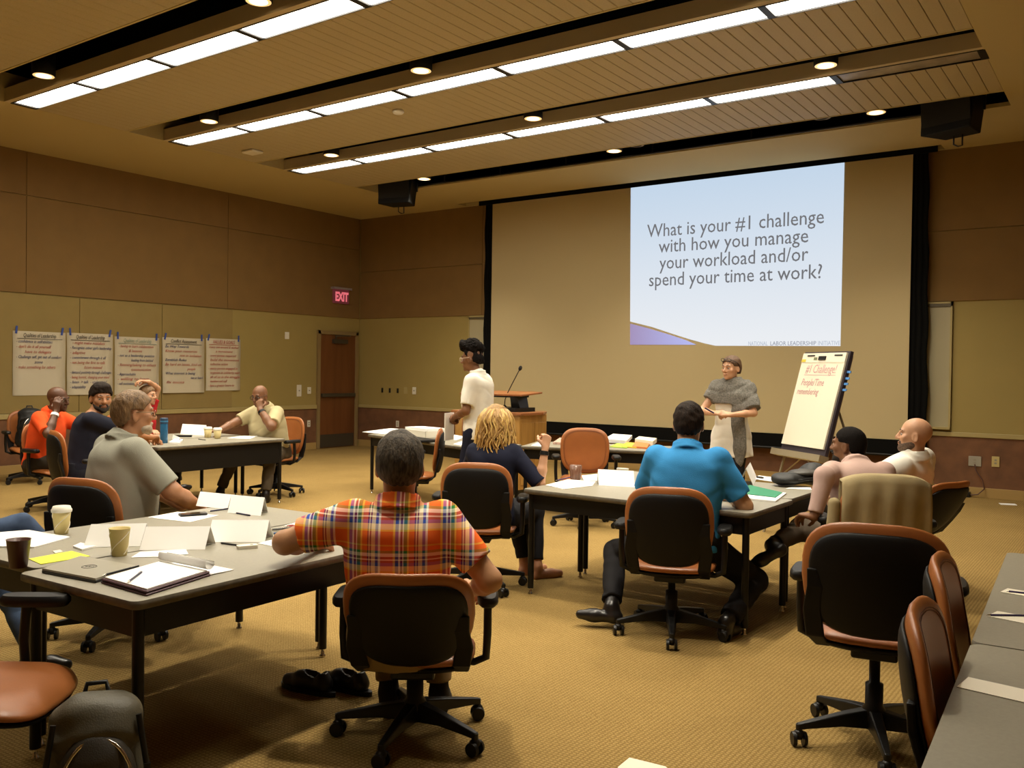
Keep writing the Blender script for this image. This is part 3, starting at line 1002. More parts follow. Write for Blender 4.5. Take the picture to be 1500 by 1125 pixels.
def person(label, loc, f, *, skin_m, shirt_m, pants_m, shoe_m=None, seated=True, hipz=.54, lean=8, side=0, twist=0, sc=1.0, fat=0.0, woman=False,
           head=(0, 0, 0), head_m=None, hairstyle='short', rw=None, lw=None, rhand=None, lhand=None, relb=(1, -.6, -.6), lelb=(-1, -.6, -.6),
           rank=None, lank=None, rknee=(0, .6, 1), lknee=(0, .6, 1), rtoe=(0, 1, 0), ltoe=(0, 1, 0), sleeve=.62, collar=True, glasses=None, beard=None,
           seed=1, h=.0075, world=True, socks=None, eyes=True, neckfwd=.03, wristband=None, hipx=0.0, hemdrop=.06, browc=(.03, .02, .015), extra=None, rcurl=(35, 40, 30), lcurl=(35, 40, 30), hscale=1.0, lip=None):
    rz = math.atan2(-f[0], f[1])
    root = empty('person', (loc[0], loc[1], 0), rz, label, 'person', None)
    Rw = np.array(Matrix.Rotation(-rz, 3, 'Z'))
    L = lambda p: Rw @ (np.asarray(p, float) - V(loc[0], loc[1], 0))           # world point to local
    D = lambda v: Rw @ np.asarray(v, float)
    # spine frame
    hip = V(hipx, 0, hipz)
    up = nrm3(V(math.sin(math.radians(side)), math.sin(math.radians(lean)), math.cos(math.radians(lean))))
    fwd = nrm3(V(0, 1, 0) - up * up[1]); rt = np.cross(fwd, up)
    R = np.stack([rt, fwd, up], 1)
    Rt = rotm(up, -twist) @ R                                                  # shoulders
    tl = .455 * sc
    shc = hip + up * tl
    sw = (.155 if woman else .182) * sc + fat * .12
    shr, shl = shc + Rt[:, 0] * sw, shc - Rt[:, 0] * sw
    nb = shc + up * .035 * sc
    hc = nb + nrm3(up + Rt[:, 1] * .15) * .165 * sc + V(0, neckfwd, 0)
    hy, hp, hr = head
    Rh = rotm((0, 0, 1), -hy) @ rotm((1, 0, 0), hp) @ rotm((0, 1, 0), hr)       # yaw right +, pitch up +
    hs = sc * hscale
    hpnt = lambda x, y, z: hc + Rh @ (V(x, y, z) * hs)
    # arms
    ua, fa = .285 * sc, .255 * sc
    def arm(sh, w, hint, hnd):
        if w is None: w = sh + V(0, .12, -.5)
        el, wr = ik(sh, w, ua, fa, hint)
        return sh, el, wr
    W_ = lambda w: None if w is None else (L(w) if world else np.asarray(w, float))
    rA = arm(shr, W_(rw), np.asarray(relb, float), rhand)
    lA = arm(shl, W_(lw), np.asarray(lelb, float), lhand)
    # legs
    hj = (.085 if woman else .092) * sc + fat * .1
    def leg(s, ank, kh):
        j = hip + V(s * hj, 0, -.02)
        a = np.asarray(ank, float) if ank is not None else (V(s * .13, .42, .09) if seated else V(s * .10, .0, .085))
        kn, an = ik(j, a, .435 * sc, .42 * sc, np.asarray(kh, float))
        return j, kn, an
    rL = leg(1, None if rank is None else L(rank), rknee)
    lL = leg(-1, None if lank is None else L(lank), lknee)
    # --- skin
    tz = np.array([-.10, 0, .10, .22, .33, .42, .47, .52]) * sc
    if woman:
        ta = V(.150, .160, .132, .135, .148, .150, .105, .050); tb = V(.105, .112, .095, .105, .112, .090, .070, .045); tc = V(0, 0, .01, .015, .012, 0, 0, 0)
    else:
        ta = V(.145, .152, .145, .158, .172, .165, .110, .052); tb = V(.105, .112, .108, .115, .118, .098, .072, .048); tc = V(0, .005, .010, .010, .005, -.005, -.005, 0)
    ta, tb, tc = ta * sc, tb * sc, tc * sc
    fz = V(.9, 1, 1.15, 1, .75, .45, .2, 0) * fat
    ta = ta + fz * .9; tb = tb + fz; tc = tc + fz * .35
    B = [Stack(hip, R, tz, ta - .012, tb - .012, tc, .03)]
    arm_r = .046 * (.86 if woman else 1.0) * sc + fat * .18
    for sgn, (s_, e_, w_), hd, th, cu in ((1, rA, rhand, 1, rcurl), (-1, lA, lhand, -1, lcurl)):
        B += [Cap(s_ - Rt[:, 0] * sgn * .02, e_, arm_r * 1.18, arm_r * .90, .035), Cap(e_, e_ * .62 + w_ * .38, arm_r * .88, arm_r * .86, .02), Cap(e_ * .62 + w_ * .38, w_, arm_r * .86, arm_r * .60, .02)]
        fd = nrm3(w_ - e_)
        dd, nn = (fd, V(0, 0, -1)) if hd is None else (D(hd[0]) if world else V(*hd[0]), D(hd[1]) if world else V(*hd[1]))
        B += hand(w_ + nrm3(dd) * .004, dd, nn, th, cu, k=(.92 if woman else 1.04) * sc)
    for j, kn, an in (rL, lL):
        B += [Cap(j, kn, .07 * sc, .05 * sc, .03), Cap(kn, an, .048 * sc, .034 * sc, .02)]
    B += [Cap(nb - up * .05, hpnt(0, -.015, -.06), (.05 if woman else .062) * sc + fat * .12, (.046 if woman else .056) * sc + fat * .1, .03)]
    e3 = lambda c, r, k=.02, sub=False, rot=None: Ell(hpnt(*c), V(*r) * hs, Rh if rot is None else Rh @ rot, k, sub)
    Hd = [e3((0, -.012, .030), (.076, .096, .088)), e3((0, .022, -.035), (.061, .066, .082), .025), e3((0, .034, -.076), (.050 + fat * .12, .050, .036), .02),
          e3((0, .072, -.098), (.022, .018, .016), .015), Cap(hpnt(-.036, .078, .020), hpnt(.036, .078, .020), .014 * hs, .014 * hs, .015),
          Cap(hpnt(0, .086, .012), hpnt(0, .106, -.028), .009 * hs, .0135 * hs, .008), e3((.012, .094, -.032), (.010, .012, .009), .006), e3((-.012, .094, -.032), (.010, .012, .009), .006),
          e3((.043, .058, -.022), (.024, .022, .022), .02), e3((-.043, .058, -.022), (.024, .022, .022), .02),
          e3((0, .084, -.058), (.025, .013, .0065), .006), e3((0, .083, -.068), (.022, .013, .0075), .006),
          e3((.033, .094, -.002), (.018, .015, .012), .012, True), e3((-.033, .094, -.002), (.018, .015, .012), .012, True)]
    for s in (-1, 1):
        rr = np.array(Matrix.Rotation(s * .35, 3, 'Z') @ Matrix.Rotation(-.2, 3, 'X'))
        Hd += [e3((s * .077, -.008, -.012), (.010, .022, .034), .006, rot=rr), e3((s * .086, -.004, -.010), (.006, .012, .020), .006, True, rot=rr)]
    B += Hd
    link('body', sdf_mesh('body', B, h), skin_m, root)
    # --- shirt
    ho = .020
    flare = .055 if hemdrop > .1 else 0.0
    fl2 = V(.035, .02, .008, 0, 0, 0, 0, 0) if hemdrop > .1 else 0.0
    S = [Stack(hip, R, np.concatenate([[-hemdrop - .06], tz]), np.concatenate([[ta[0] + ho + flare], ta + ho + fl2]), np.concatenate([[tb[0] + ho + flare], tb + ho + fl2]), np.concatenate([[tc[0]], tc]), .03, 2.5, z0=-hemdrop, z1=(.545 if collar else .505) * sc)]
    for sgn, (s_, e_, w_) in ((1, rA), (-1, lA)):
        r0, r1 = arm_r * 1.18 + .016, arm_r + .020
        if sleeve <= 1:
            en = s_ + (e_ - s_) * sleeve
            S += [Cap(s_ - Rt[:, 0] * sgn * .02, en, r0, r1, .04, cut=.0)]
        else:
            S += [Cap(s_ - Rt[:, 0] * sgn * .02, e_, r0, arm_r + .014, .04), Cap(e_, e_ + (w_ - e_) * (sleeve - 1), arm_r + .013, arm_r * .7 + .012, .025, cut=.0)]
        S += [Ell(s_ - Rt[:, 0] * sgn * .035 - up * .006, (.070 * sc, .062 * sc, .046 * sc), Rt, .05)]
    S += [Ell(shc - fwd * .015 * sc - up * .055, (.165 * sc + fat * .5, .095 * sc + fat * .5, .085 * sc), Rt, .05)]
    if collar:
        cn = nrm3(hpnt(0, -.01, -.08) - nb)
        nr = (.066 if woman else .080) * sc + fat * .14
        S += [Ring(nb + cn * .020, cn, nr, .030, .0075, .008)]
    nf = folds(.0026, seed)
    link('shirt', sdf_mesh('shirt', S, h * 1.15, nf), shirt_m, root)
    # --- trousers
    T = [Stack(hip, np.eye(3), V(-.13, -.06, .02, .08) * sc, (V(.13, .165, .16, .15) + fat * .9) * sc, (V(.10, .128, .122, .11) + fat * .8) * sc, V(0, 0, 0, 0), .03, 2.5)]
    for j, kn, an in (rL, lL):
        T += [Cap(j + V(0, .02, 0), kn, .093 * sc + fat * .35, .070 * sc, .04), Cap(kn, an + (kn - an) * .12, .070 * sc, .058 * sc, .03, cut=.0)]
    link('trousers', sdf_mesh('trousers', T, h * 1.25, folds(.005, seed + 9)), pants_m, root)
    # --- shoes
    sm = shoe_m or mat('shoe_black', (.012, .010, .009), .3)
    for (j, kn, an), toe in ((rL, rtoe), (lL, ltoe)):
        t = nrm3(D(toe) if world else toe)
        dn = nrm3(an - kn) * .5 + V(0, 0, -.5)
        dn = nrm3(dn - t * (dn @ t))
        hl = an + dn * .055
        P = [Cap(an, hl - t * .02, .045, .040, .02), Cap(hl - t * .035, hl + t * .12, .036, .038, .02), Cap(hl + t * .10, hl + t * .19, .040, .028, .02)]
        P = P + [Cap(an + (kn - an) * .18, an, .043, .045, .02)] if socks is None else P
        link('shoe', sdf_mesh('shoe', P, .008), sm, root)
    # --- hair
    hm = head_m or mat('hair_dark', (.018, .012, .009), .6, var=.5, vscale=60, bump=.5, bscale=140, stretch=(1, 1, .25))
    invR = Rh.T / hs
    def hl_(P):
        return (P - hc) @ invR.T
    def clipper(yk, zk, jit=.004):
        def post(P, v):
            q = hl_(P)
            lim = np.interp(q[:, 1], yk, zk) + jit * np.sin(q[:, 0] * 240 + q[:, 1] * 190)
            ear = (np.abs(q[:, 0]) > .060) & (q[:, 1] > -.035) & (q[:, 1] < .03) & (q[:, 2] < .022)
            lim = np.where(ear, np.maximum(lim, .024), lim)
            return np.maximum(v, (lim - q[:, 2]) * hs)
        return post
    rn = np.random.RandomState(seed + 3)
    K = [rn.randn(3) * 70 for _ in range(6)]
    hn = lambda a: (lambda P: a * sum(np.sin(P @ k_ + i) for i, k_ in enumerate(K)) / 3)
    hairp = lambda g, gy=0: [e3((0, -.014, .032), (.076 + g, .097 + g, .089 + g)), e3((0, -.045, -.015), (.066 + g, .062 + g, .075), .03)]
    if hairstyle == 'short':
        link('hair', sdf_mesh('hair', hairp(.011), .0055, hn(.0022), clipper([-.12, -.07, -.03, .0, .03, .05, .075, .1], [-.075, -.07, -.02, .015, .02, .045, .066, .07])), hm, root)
    elif hairstyle == 'buzz':
        link('hair', sdf_mesh('hair', hairp(.0045), .0055, hn(.0008), clipper([-.12, -.07, -.03, .0, .03, .05, .075, .1], [-.07, -.06, -.02, .015, .02, .042, .064, .07])), hm, root)
    elif hairstyle == 'flat':        # thick hair with a straight fringe
        Q = hairp(.014) + [e3((0, .02, .092), (.066, .072, .036), .02)]
        link('hair', sdf_mesh('hair', Q, .0055, hn(.002), clipper([-.12, -.07, -.03, .0, .03, .05, .075, .1], [-.075, -.06, -.02, .01, .012, .035, .050, .052], .003)), hm, root)
    elif hairstyle == 'hightop':
        Q = [e3((0, -.014, .032), (.080, .101, .092)), e3((0, -.045, -.01), (.066, .062, .06), .03), e3((0, .005, .125), (.082, .104, .060), .03), e3((0, .075, .135), (.058, .045, .046), .03), e3((0, -.06, .09), (.07, .06, .06), .03)]
        link('hair', sdf_mesh('hair', Q, .0055, hn(.011), clipper([-.14, -.07, -.03, .0, .03, .05, .075, .12], [-.06, -.055, -.02, .015, .03, .06, .068, .075], .006)), hm, root)
        rs = random.Random(seed); m = MB()
        for i in range(210):
            a_ = rs.uniform(0, 2 * math.pi); e_ = rs.uniform(.05, 1.45)
            q_ = (.084 * math.cos(e_) * math.cos(a_), -.005 + .108 * math.cos(e_) * math.sin(a_), .085 + .10 * math.sin(e_))
            m.ball(Vector(hpnt(*q_)), rs.uniform(.009, .017) * hs, 8)
        o = m.build('hair_curls', hm, root); o['kind'] = 'stuff'
    elif hairstyle == 'pulled':
        Q = hairp(.010) + [e3((0, -.10, .02), (.035, .03, .04), .02)]
        link('hair', sdf_mesh('hair', Q, .0055, hn(.002), clipper([-.14, -.07, -.03, .0, .03, .05, .075, .1], [-.06, -.06, -.03, -.01, .015, .045, .066, .07])), hm, root)
    elif hairstyle == 'long':
        Q = hairp(.026) + [e3((0, -.055, -.06), (.106, .066, .11), .03), e3((.065, -.03, -.09), (.046, .055, .12), .03), e3((-.065, -.03, -.09), (.046, .055, .12), .03), e3((0, -.075, -.15), (.10, .045, .08), .03)]
        link('hair', sdf_mesh('hair', Q, .006, hn(.004), clipper([-.2, -.07, .0, .03, .05, .075, .1], [-.4, -.4, -.2, -.05, .04, .068, .075])), hm, root)
        rs = random.Random(seed)
        for cm in range(2):
            m = MB()
            for i in range(150):
                th_ = rs.uniform(-2.5, 2.5) - math.pi / 2
                ct, st = math.cos(th_), math.sin(th_)
                top = .11 - .02 * rs.random()
                pts = []
                ph = rs.uniform(0, 6); amp = rs.uniform(.008, .026); le = rs.uniform(.17, .38); fr_ = rs.uniform(7, 12); fl_ = rs.uniform(0, .035)
                for j in range(11):
                    s = j / 10
                    rad = .03 + .083 * min(1, s * 3.2) ** .7 + fl_ * s
                    z = top - .03 * min(1, s * 3) ** 2 - le * max(0, s - .12)
                    wob = amp * math.sin(ph + s * fr_) * min(1, s * 2.5)
                    x = ct * (rad * .98 + .010) + wob * -st; y = st * (rad * 1.06 + .014) - .022 + wob * ct
                    if y > .055: y = .055
                    pts.append(Vector(hpnt(x, y, z)))
                m.tube(pts, [.0062 * (1 - .6 * (j / 10)) + .0014 for j in range(11)], 5)
            hm2 = [mat('hair_blonde_light', (.62, .40, .12), .45), mat('hair_blonde_mid', (.36, .20, .055), .5)][cm]
            o = m.build('hair_strands', hm2, root); o['kind'] = 'stuff'
    elif hairstyle == 'thin':
        link('hair', sdf_mesh('hair', hairp(.009), .0055, hn(.003), clipper([-.12, -.07, -.03, .0, .03, .05, .075, .1], [-.08, -.075, -.02, .02, .03, .06, .078, .085], .006)), hm, root)
    # --- face
    if eyes:
        for s in (-1, 1):
            m = MB(); cc = Vector(hpnt(s * .032, .0745, -.001)); m.ball(cc, .0118 * hs, 12)
            g_ = Vector(Rh @ V(0, 1, 0)); m.ball(cc + g_ * .0072 * hs, .0064 * hs, 10, mi=1)
            o = m.build('eye', None, root); o.data.materials.append(mat('eye_white', (.40, .34, .28), .35)); o.data.materials.append(mat('eye_iris', (.02, .012, .008), .2))
            m = MB(); m.tube([Vector(hpnt(s * .013, .091, .024)), Vector(hpnt(s * .033, .090, .030)), Vector(hpnt(s * .050, .076, .024))], [.0035, .0048, .0025], 6)
            m.build('eyebrow', mat('brow_%d' % int(browc[0] * 1000), browc, .7), root)
        m = MB(); m.ball(Vector(hpnt(0, .0895, -.063)), (.021 * hs, .006 * hs, .0065 * hs), 12, R=Matrix(Rh.tolist()))
        m.build('lips', lip or mat('lips', (.26, .09, .065), .45), root)
    if beard:
        bm_, full = beard
        Q = [e3((0, .036, -.078), (.056 + fat * .12, .054, .038), .02), e3((0, .072, -.098), (.027, .022, .024), .015)]
        if full: Q += [e3((0, .012, -.062), (.064 + fat * .1, .058, .050), .02)]
        Q += [Cap(hpnt(-.026, .082, -.056), hpnt(.026, .082, -.056), .010 * hs, .010 * hs, .01)]
        def bp_(P, v):
            q = hl_(P)
            c1 = q[:, 2] + (.050 if not full else .030) + .25 * np.maximum(0, .06 - q[:, 1])
            mouth = .0105 - np.sqrt((q[:, 0] * .45) ** 2 + (q[:, 2] + .064) ** 2)
            return np.maximum(np.maximum(v, c1 * hs), mouth * hs)
        link('beard', sdf_mesh('beard', Q, .005, hn(.001), bp_), bm_, root)
    if glasses:
        m = MB()
        for s in (-1, 1):
            m.tube([Vector(hpnt(s * .034 + .024 * math.copysign(abs(math.cos(a)) ** .7, math.cos(a)), .101 - .004 * abs(math.cos(a)), -.002 + .018 * math.copysign(abs(math.sin(a)) ** .7, math.sin(a)))) for a in [2 * math.pi * i / 18 for i in range(19)]], .0022, 6)
            m.tube([Vector(hpnt(s * .058, .097, .006)), Vector(hpnt(s * .080, .05, .008)), Vector(hpnt(s * .083, -.005, .010)), Vector(hpnt(s * .080, -.03, -.008))], .0022, 6)
        m.tube([Vector(hpnt(-.011, .104, .003)), Vector(hpnt(.011, .104, .003))], .002, 6)
        m.build('glasses', glasses, root)
    if wristband:
        for which, mm in wristband:
            s_, e_, w_ = rA if which == 'r' else lA
            u_ = nrm3(e_ - w_)
            c0, c1 = w_ + u_ * .022, w_ + u_ * .052
            rr_ = arm_r * .64 + .006
            MB().cyl(Vector(c0), Vector(c1), rr_, rr_ * 1.06, n=20).build('wrist_band', mm, root)
    root['_'] = 1
    del root['_']
    return dict(root=root, hip=hip, R=R, hc=hc, Rh=Rh, hpnt=hpnt, rA=rA, lA=lA, shr=shr, shl=shl, nb=nb, up=up, rL=rL, lL=lL, L=L, Rt=Rt)
# ------------------------------------------------------------------ the people
DARK = skin('deep', (.105, .042, .018)); BRN = skin('brown', (.20, .085, .035)); FAIR = skin('fair', (.56, .30, .17)); TANS = skin('tan', (.48, .25, .125)); OLV = skin('olive', (.46, .22, .11))
NAVY = fabric('navy', (.010, .012, .028)); DARKP = fabric('dark_trouser', (.035, .027, .018)); BLKP = fabric('black_trouser', (.010, .009, .010)); KHAKI = fabric('khaki', (.30, .21, .10))


def plaid():
    m = mat('plaid_cotton', (.6, .2, .05), .85, bump=.1, bscale=260, spec=.15)
    nt = m.node_tree; b = nt.nodes['Principled BSDF']
    tc = nt.nodes.new('ShaderNodeTexCoord'); sp_ = nt.nodes.new('ShaderNodeSeparateXYZ'); nt.links.new(tc.outputs['Object'], sp_.inputs[0])
    OR, CR_, BL, GR, PU, YE, WH = (.90, .15, .02), (.95, .74, .42), (.04, .09, .42), (.03, .22, .05), (.16, .015, .08), (1.0, .62, .08), (.95, .90, .78)
    def bands(axis, period, seq, shift):
        a = nt.nodes.new('ShaderNodeMath'); a.operation = 'ADD'; a.inputs[1].default_value = 10 + shift; nt.links.new(sp_.outputs[axis], a.inputs[0])
        d = nt.nodes.new('ShaderNodeMath'); d.operation = 'DIVIDE'; d.inputs[1].default_value = period; nt.links.new(a.outputs[0], d.inputs[0])
        fr = nt.nodes.new('ShaderNodeMath'); fr.operation = 'FRACT'; nt.links.new(d.outputs[0], fr.inputs[0])
        r = nt.nodes.new('ShaderNodeValToRGB'); r.color_ramp.interpolation = 'CONSTANT'
        tot = sum(w for w, _ in seq); p = 0
        els = r.color_ramp.elements
        while len(els) < len(seq): els.new(.5)
        for i, (w, c_) in enumerate(seq):
            els[i].position = p / tot; els[i].color = (*c_, 1); p += w
        nt.links.new(fr.outputs[0], r.inputs[0])
        return r
    rx = bands(0, .185, [(34, OR), (6, YE), (9, BL), (5, WH), (6, PU), (3, WH), (9, GR), (5, YE), (14, OR), (4, PU), (3, CR_), (4, PU), (11, CR_), (8, BL), (6, WH)], .05)
    rz_ = bands(2, .165, [(30, OR), (4, YE), (12, CR_), (8, BL), (5, PU), (3, WH), (6, PU), (8, WH), (6, GR), (10, OR), (4, YE)], .02)
    mx = nt.nodes.new('ShaderNodeMix'); mx.data_type = 'RGBA'; mx.inputs['Factor'].default_value = .47
    nt.links.new(rx.outputs[0], mx.inputs['A']); nt.links.new(rz_.outputs[0], mx.inputs['B'])
    nt.links.new(mx.outputs['Result'], b.inputs['Base Color'])
    return m


GREYH = mat('hair_greying', (.066, .052, .036), .65, spec=.25, var=.7, vscale=90, bump=.6, bscale=160, stretch=(1, 1, .3))
BRH = mat('hair_brown_sandy', (.17, .095, .038), .55, var=.4, vscale=70, bump=.5, bscale=150, stretch=(1, 1, .3))
DKH = mat('hair_dark', (.016, .0095, .006), .7, spec=.15, var=.5, vscale=60, bump=.5, bscale=140, stretch=(1, 1, .25))
AFH = mat('hair_coily', (.008, .006, .005), .85, spec=.1, bump=.9, bscale=90)
BLH = mat('hair_blonde', (.30, .165, .042), .5, var=.5, vscale=40, bump=.6, bscale=90, stretch=(1, 1, .2))
STUB = mat('beard_greying', (.12, .075, .05), .8, var=.5, vscale=80)
GOAT = mat('beard_white', (.55, .45, .34), .8, var=.2, vscale=80)
GLM = mat('glasses_metal', (.30, .22, .13), .3, .7); GLK = mat('glasses_black', (.012, .01, .01), .3); GLC = mat('glasses_clear', (.75, .62, .48), .2)

# plaid man
P_plaid = person('man in a bright orange plaid shirt seen from behind, seated nearest the viewer', (-2.52, 2.77), (-.62, .785), skin_m=TANS, shirt_m=plaid(), pants_m=KHAKI, shoe_m=fabric('dark_sock', (.03, .025, .02)),
       hipz=.475, lean=-9, fat=.03, sc=1.06, head=(-4, -6, 0), head_m=GREYH, rw=(-2.34, 3.05, .62), lw=(-2.98, 2.72, .785), relb=(.7, -.8, -.5), lelb=(-1, -.75, -.1), lhand=((-.5, .85, 0), (0, 0, -1)), rhand=((-.3, .9, -.2), (-.6, 0, -.6)),
       sleeve=.72, seed=11, h=.0068, rank=(-2.60, 3.14, .08), lank=(-2.80, 3.02, .08), rtoe=(-.5, .8, 0), ltoe=(-.6, .7, 0), neckfwd=.06, hscale=1.07)
# man in blue
P_blue = person('man in a bright blue polo shirt seen from behind at the middle table', (-2.27, 5.06), (-.34, .94), skin_m=TANS, shirt_m=fabric('blue_polo', (.040, .26, .58), bump=.2), pants_m=BLKP,
       hipz=.54, lean=10, fat=.025, sc=1.10, head=(2, -10, 0), head_m=DKH, rw=(-2.14, 5.50, .775), lw=(-2.62, 5.46, .775), relb=(.55, -.5, -.8), lelb=(-.55, -.5, -.8), rhand=((-.7, .7, 0), (0, 0, -1)), lhand=((.5, .8, 0), (0, 0, -1)),
       sleeve=.80, seed=21, h=.0072, rank=(-1.98, 5.02, .10), lank=(-2.64, 4.83, .12), rtoe=(.05, .9, 0), ltoe=(-.8, -.35, .0), rknee=(.35, .8, .3), lknee=(-.35, .8, .3), shoe_m=mat('shoe_black', (.012, .010, .009), .3))
# blonde woman
P_blonde = person('blonde woman in a navy top seen from behind with one fist raised', (-3.87, 5.24), (-.42, .91), skin_m=FAIR, shirt_m=NAVY, pants_m=fabric('dark_skirt', (.012, .011, .013)), woman=True, shoe_m=skin('bare_foot', (.40, .18, .09)),
       hipz=.50, lean=9, sc=1.03, head=(6, -4, 0), head_m=BLH, hairstyle='long', rw=(-3.56, 5.47, 1.00), lw=(-4.15, 5.62, .72), relb=(1, -.2, -.9), lelb=(-1, -.4, -.6), rhand=((.0, .25, 1), (-.8, .6, 0)), rcurl=(75, 85, 45), lhand=((.5, .8, 0), (0, 0, -1)),
       sleeve=.98, collar=False, seed=31, rank=(-3.72, 5.62, .08), lank=(-3.86, 5.68, .08), rtoe=(.5, .8, 0), ltoe=(.2, .9, 0), wristband=[('r', BLACK)])
# grey polo
P_grey = person('man with glasses in a grey polo shirt, turned towards the screen', (-4.94, 2.95), (.16, .98), skin_m=OLV, shirt_m=fabric('grey_polo', (.32, .315, .255), .04), pants_m=DARKP,
       hipz=.575, lean=5, fat=.045, sc=1.08, head=(12, 0, 0), head_m=BRH, rw=(-4.66, 3.34, .70), lw=(-4.95, 3.41, .68), relb=(1, -.25, -.5), lelb=(-1, -.3, -.5), rhand=((-.7, .7, 0), (-.5, -.5, -.4)), lhand=((.7, .6, 0), (0, -.4, -.6)),
       sleeve=.88, seed=41, h=.0072, beard=(GOAT, False), glasses=GLM, rank=(-4.80, 3.46, .08), lank=(-5.06, 3.46, .08))
# cream polo
P_cream = person('man in a cream polo shirt resting his chin on his hand at the far table', (-8.66, 7.24), (.02, -1), skin_m=BRN, shirt_m=fabric('cream_polo', (.46, .39, .22)), pants_m=fabric('taupe_trouser', (.085, .065, .04)),
       hipz=.55, lean=14, fat=.055, sc=1.06, head=(-14, -12, 0), hairstyle='bald', rw=(-8.86, 6.52, .775), lw=(-8.50, 6.90, 1.06), relb=(1, -.4, -.4), lelb=(-1, .2, -1), rhand=((-.1, -1, 0), (0, 0, -1)), lhand=((-.35, .1, 1), (-.6, .8, 0)), lcurl=(55, 60, 40), rcurl=(25, 30, 20),
       sleeve=.80, seed=51, glasses=GLK, rank=(-8.86, 6.62, .09), lank=(-8.24, 6.78, .09), rtoe=(-.4, -1, 0), ltoe=(.3, -1, 0), lknee=(-.5, .6, .8), rknee=(.0, .6, .8), wristband=[('l', BLACK)], h=.008, beard=None)
# navy T-shirt man
P_navy = person('man with short black hair and beard in a navy T-shirt, looking back at the viewer', (-8.36, 4.66), (.28, .96), skin_m=OLV, shirt_m=fabric('navy_tee', (.012, .013, .024)), pants_m=fabric('dark_jean', (.014, .016, .024)),
       hipz=.54, lean=9, sc=1.09, fat=.02, twist=12, head=(88, -4, 0), head_m=DKH, hairstyle='flat', rw=(-7.98, 5.36, .79), lw=(-8.4, 5.40, .79), relb=(1, -.3, -.5), lelb=(-1, -.3, -.5), rhand=((-.6, .8, 0), (0, 0, -1)), lhand=((.5, .8, 0), (0, 0, -1)),
       sleeve=.72, collar=False, seed=61, beard=(mat('beard_black', (.03, .02, .014), .8), True), h=.008, hscale=1.07)
# orange man
P_orange = person('bald man in an orange shirt leaning his face on his hand', (-9.70, 4.94), (.84, .53), skin_m=DARK, shirt_m=fabric('orange_shirt', (.78, .085, .015)), pants_m=DARKP,
       hipz=.52, lean=12, sc=1.05, fat=.02, head=(6, -8, 8), hairstyle='bald', rw=(-9.34, 4.92, 1.06), lw=(-9.3, 5.45, .78), relb=(.6, -.2, -1), lelb=(-1, -.3, -.5), rhand=((.0, .1, 1), (-.6, .8, 0)), rcurl=(30, 40, 30), lhand=((.6, .8, 0), (0, 0, -1)),
       sleeve=.9, seed=71, h=.008, wristband=[('r', PAPER)], hscale=1.06)
# red person
P_red = person('person in a red T-shirt with one arm folded over the head, mostly hidden', (-10.15, 6.40), (.9, .44), skin_m=FAIR, shirt_m=fabric('red_tee', (.50, .02, .025)), pants_m=DARKP,
       hipz=.54, lean=4, sc=1.0, head=(0, 0, 0), head_m=BRH, lw=(-10.02, 6.43, 1.36), rw=(-9.72, 6.25, .78), lelb=(-1, 0, .15), relb=(1, -.3, -.5), lhand=((-.4, -.9, .15), (0, 0, -1)), rhand=((.9, .1, 0), (0, 0, -1)), sleeve=.55, collar=False, seed=81, h=.009)
# person in jeans at the left edge
P_jeans = person('person in blue jeans at the left edge, only knee and shoe in view', (-5.34, 2.16), (.35, .94), skin_m=FAIR, shirt_m=fabric('plain_blue', (.06, .09, .16)), pants_m=fabric('blue_jean', (.055, .085, .15), .3), hipz=.53, lean=4, head=(0, 0, 0),
       rw=(-5.10, 2.15, .74), lw=(-5.55, 2.45, .70), seed=91, h=.009, lank=(-5.10, 2.80, .32), lknee=(-.1, .5, 1), rank=(-4.62, 2.33, .09), rtoe=(.85, .4, 0), ltoe=(.9, .3, -.2), rknee=(.3, .5, .8), shoe_m=mat('shoe_black', (.012, .010, .009), .3))
# standing woman in white shirt
P_w1 = person('standing woman with high black hair and clear glasses in a white shirt', (-5.30, 6.98), (-.86, -.20), skin_m=BRN, shirt_m=fabric('white_shirt', (.80, .76, .66)), pants_m=NAVY, woman=True, seated=False,
       hipz=.985, lean=4, sc=1.06, head=(0, -4, 0), head_m=AFH, hairstyle='hightop', rw=(-5.56, 7.00, 1.11), lw=(-5.55, 6.88, 1.10), relb=(.8, -.8, -.3), lelb=(-.8, -.8, -.3), rhand=((-.7, -.5, -.3), (0, -.6, -.5)), lhand=((-.7, .5, -.3), (0, .6, -.5)), rcurl=(60, 60, 40), lcurl=(60, 60, 40),
       sleeve=.80, seed=101, glasses=GLC, hemdrop=.09, rank=(-5.20, 7.06, .085), lank=(-5.38, 6.90, .085), rtoe=(-1, -.1, 0), ltoe=(-1, -.2, 0), rknee=(0, 1, 0), lknee=(0, 1, 0), fat=.012, hscale=.98)
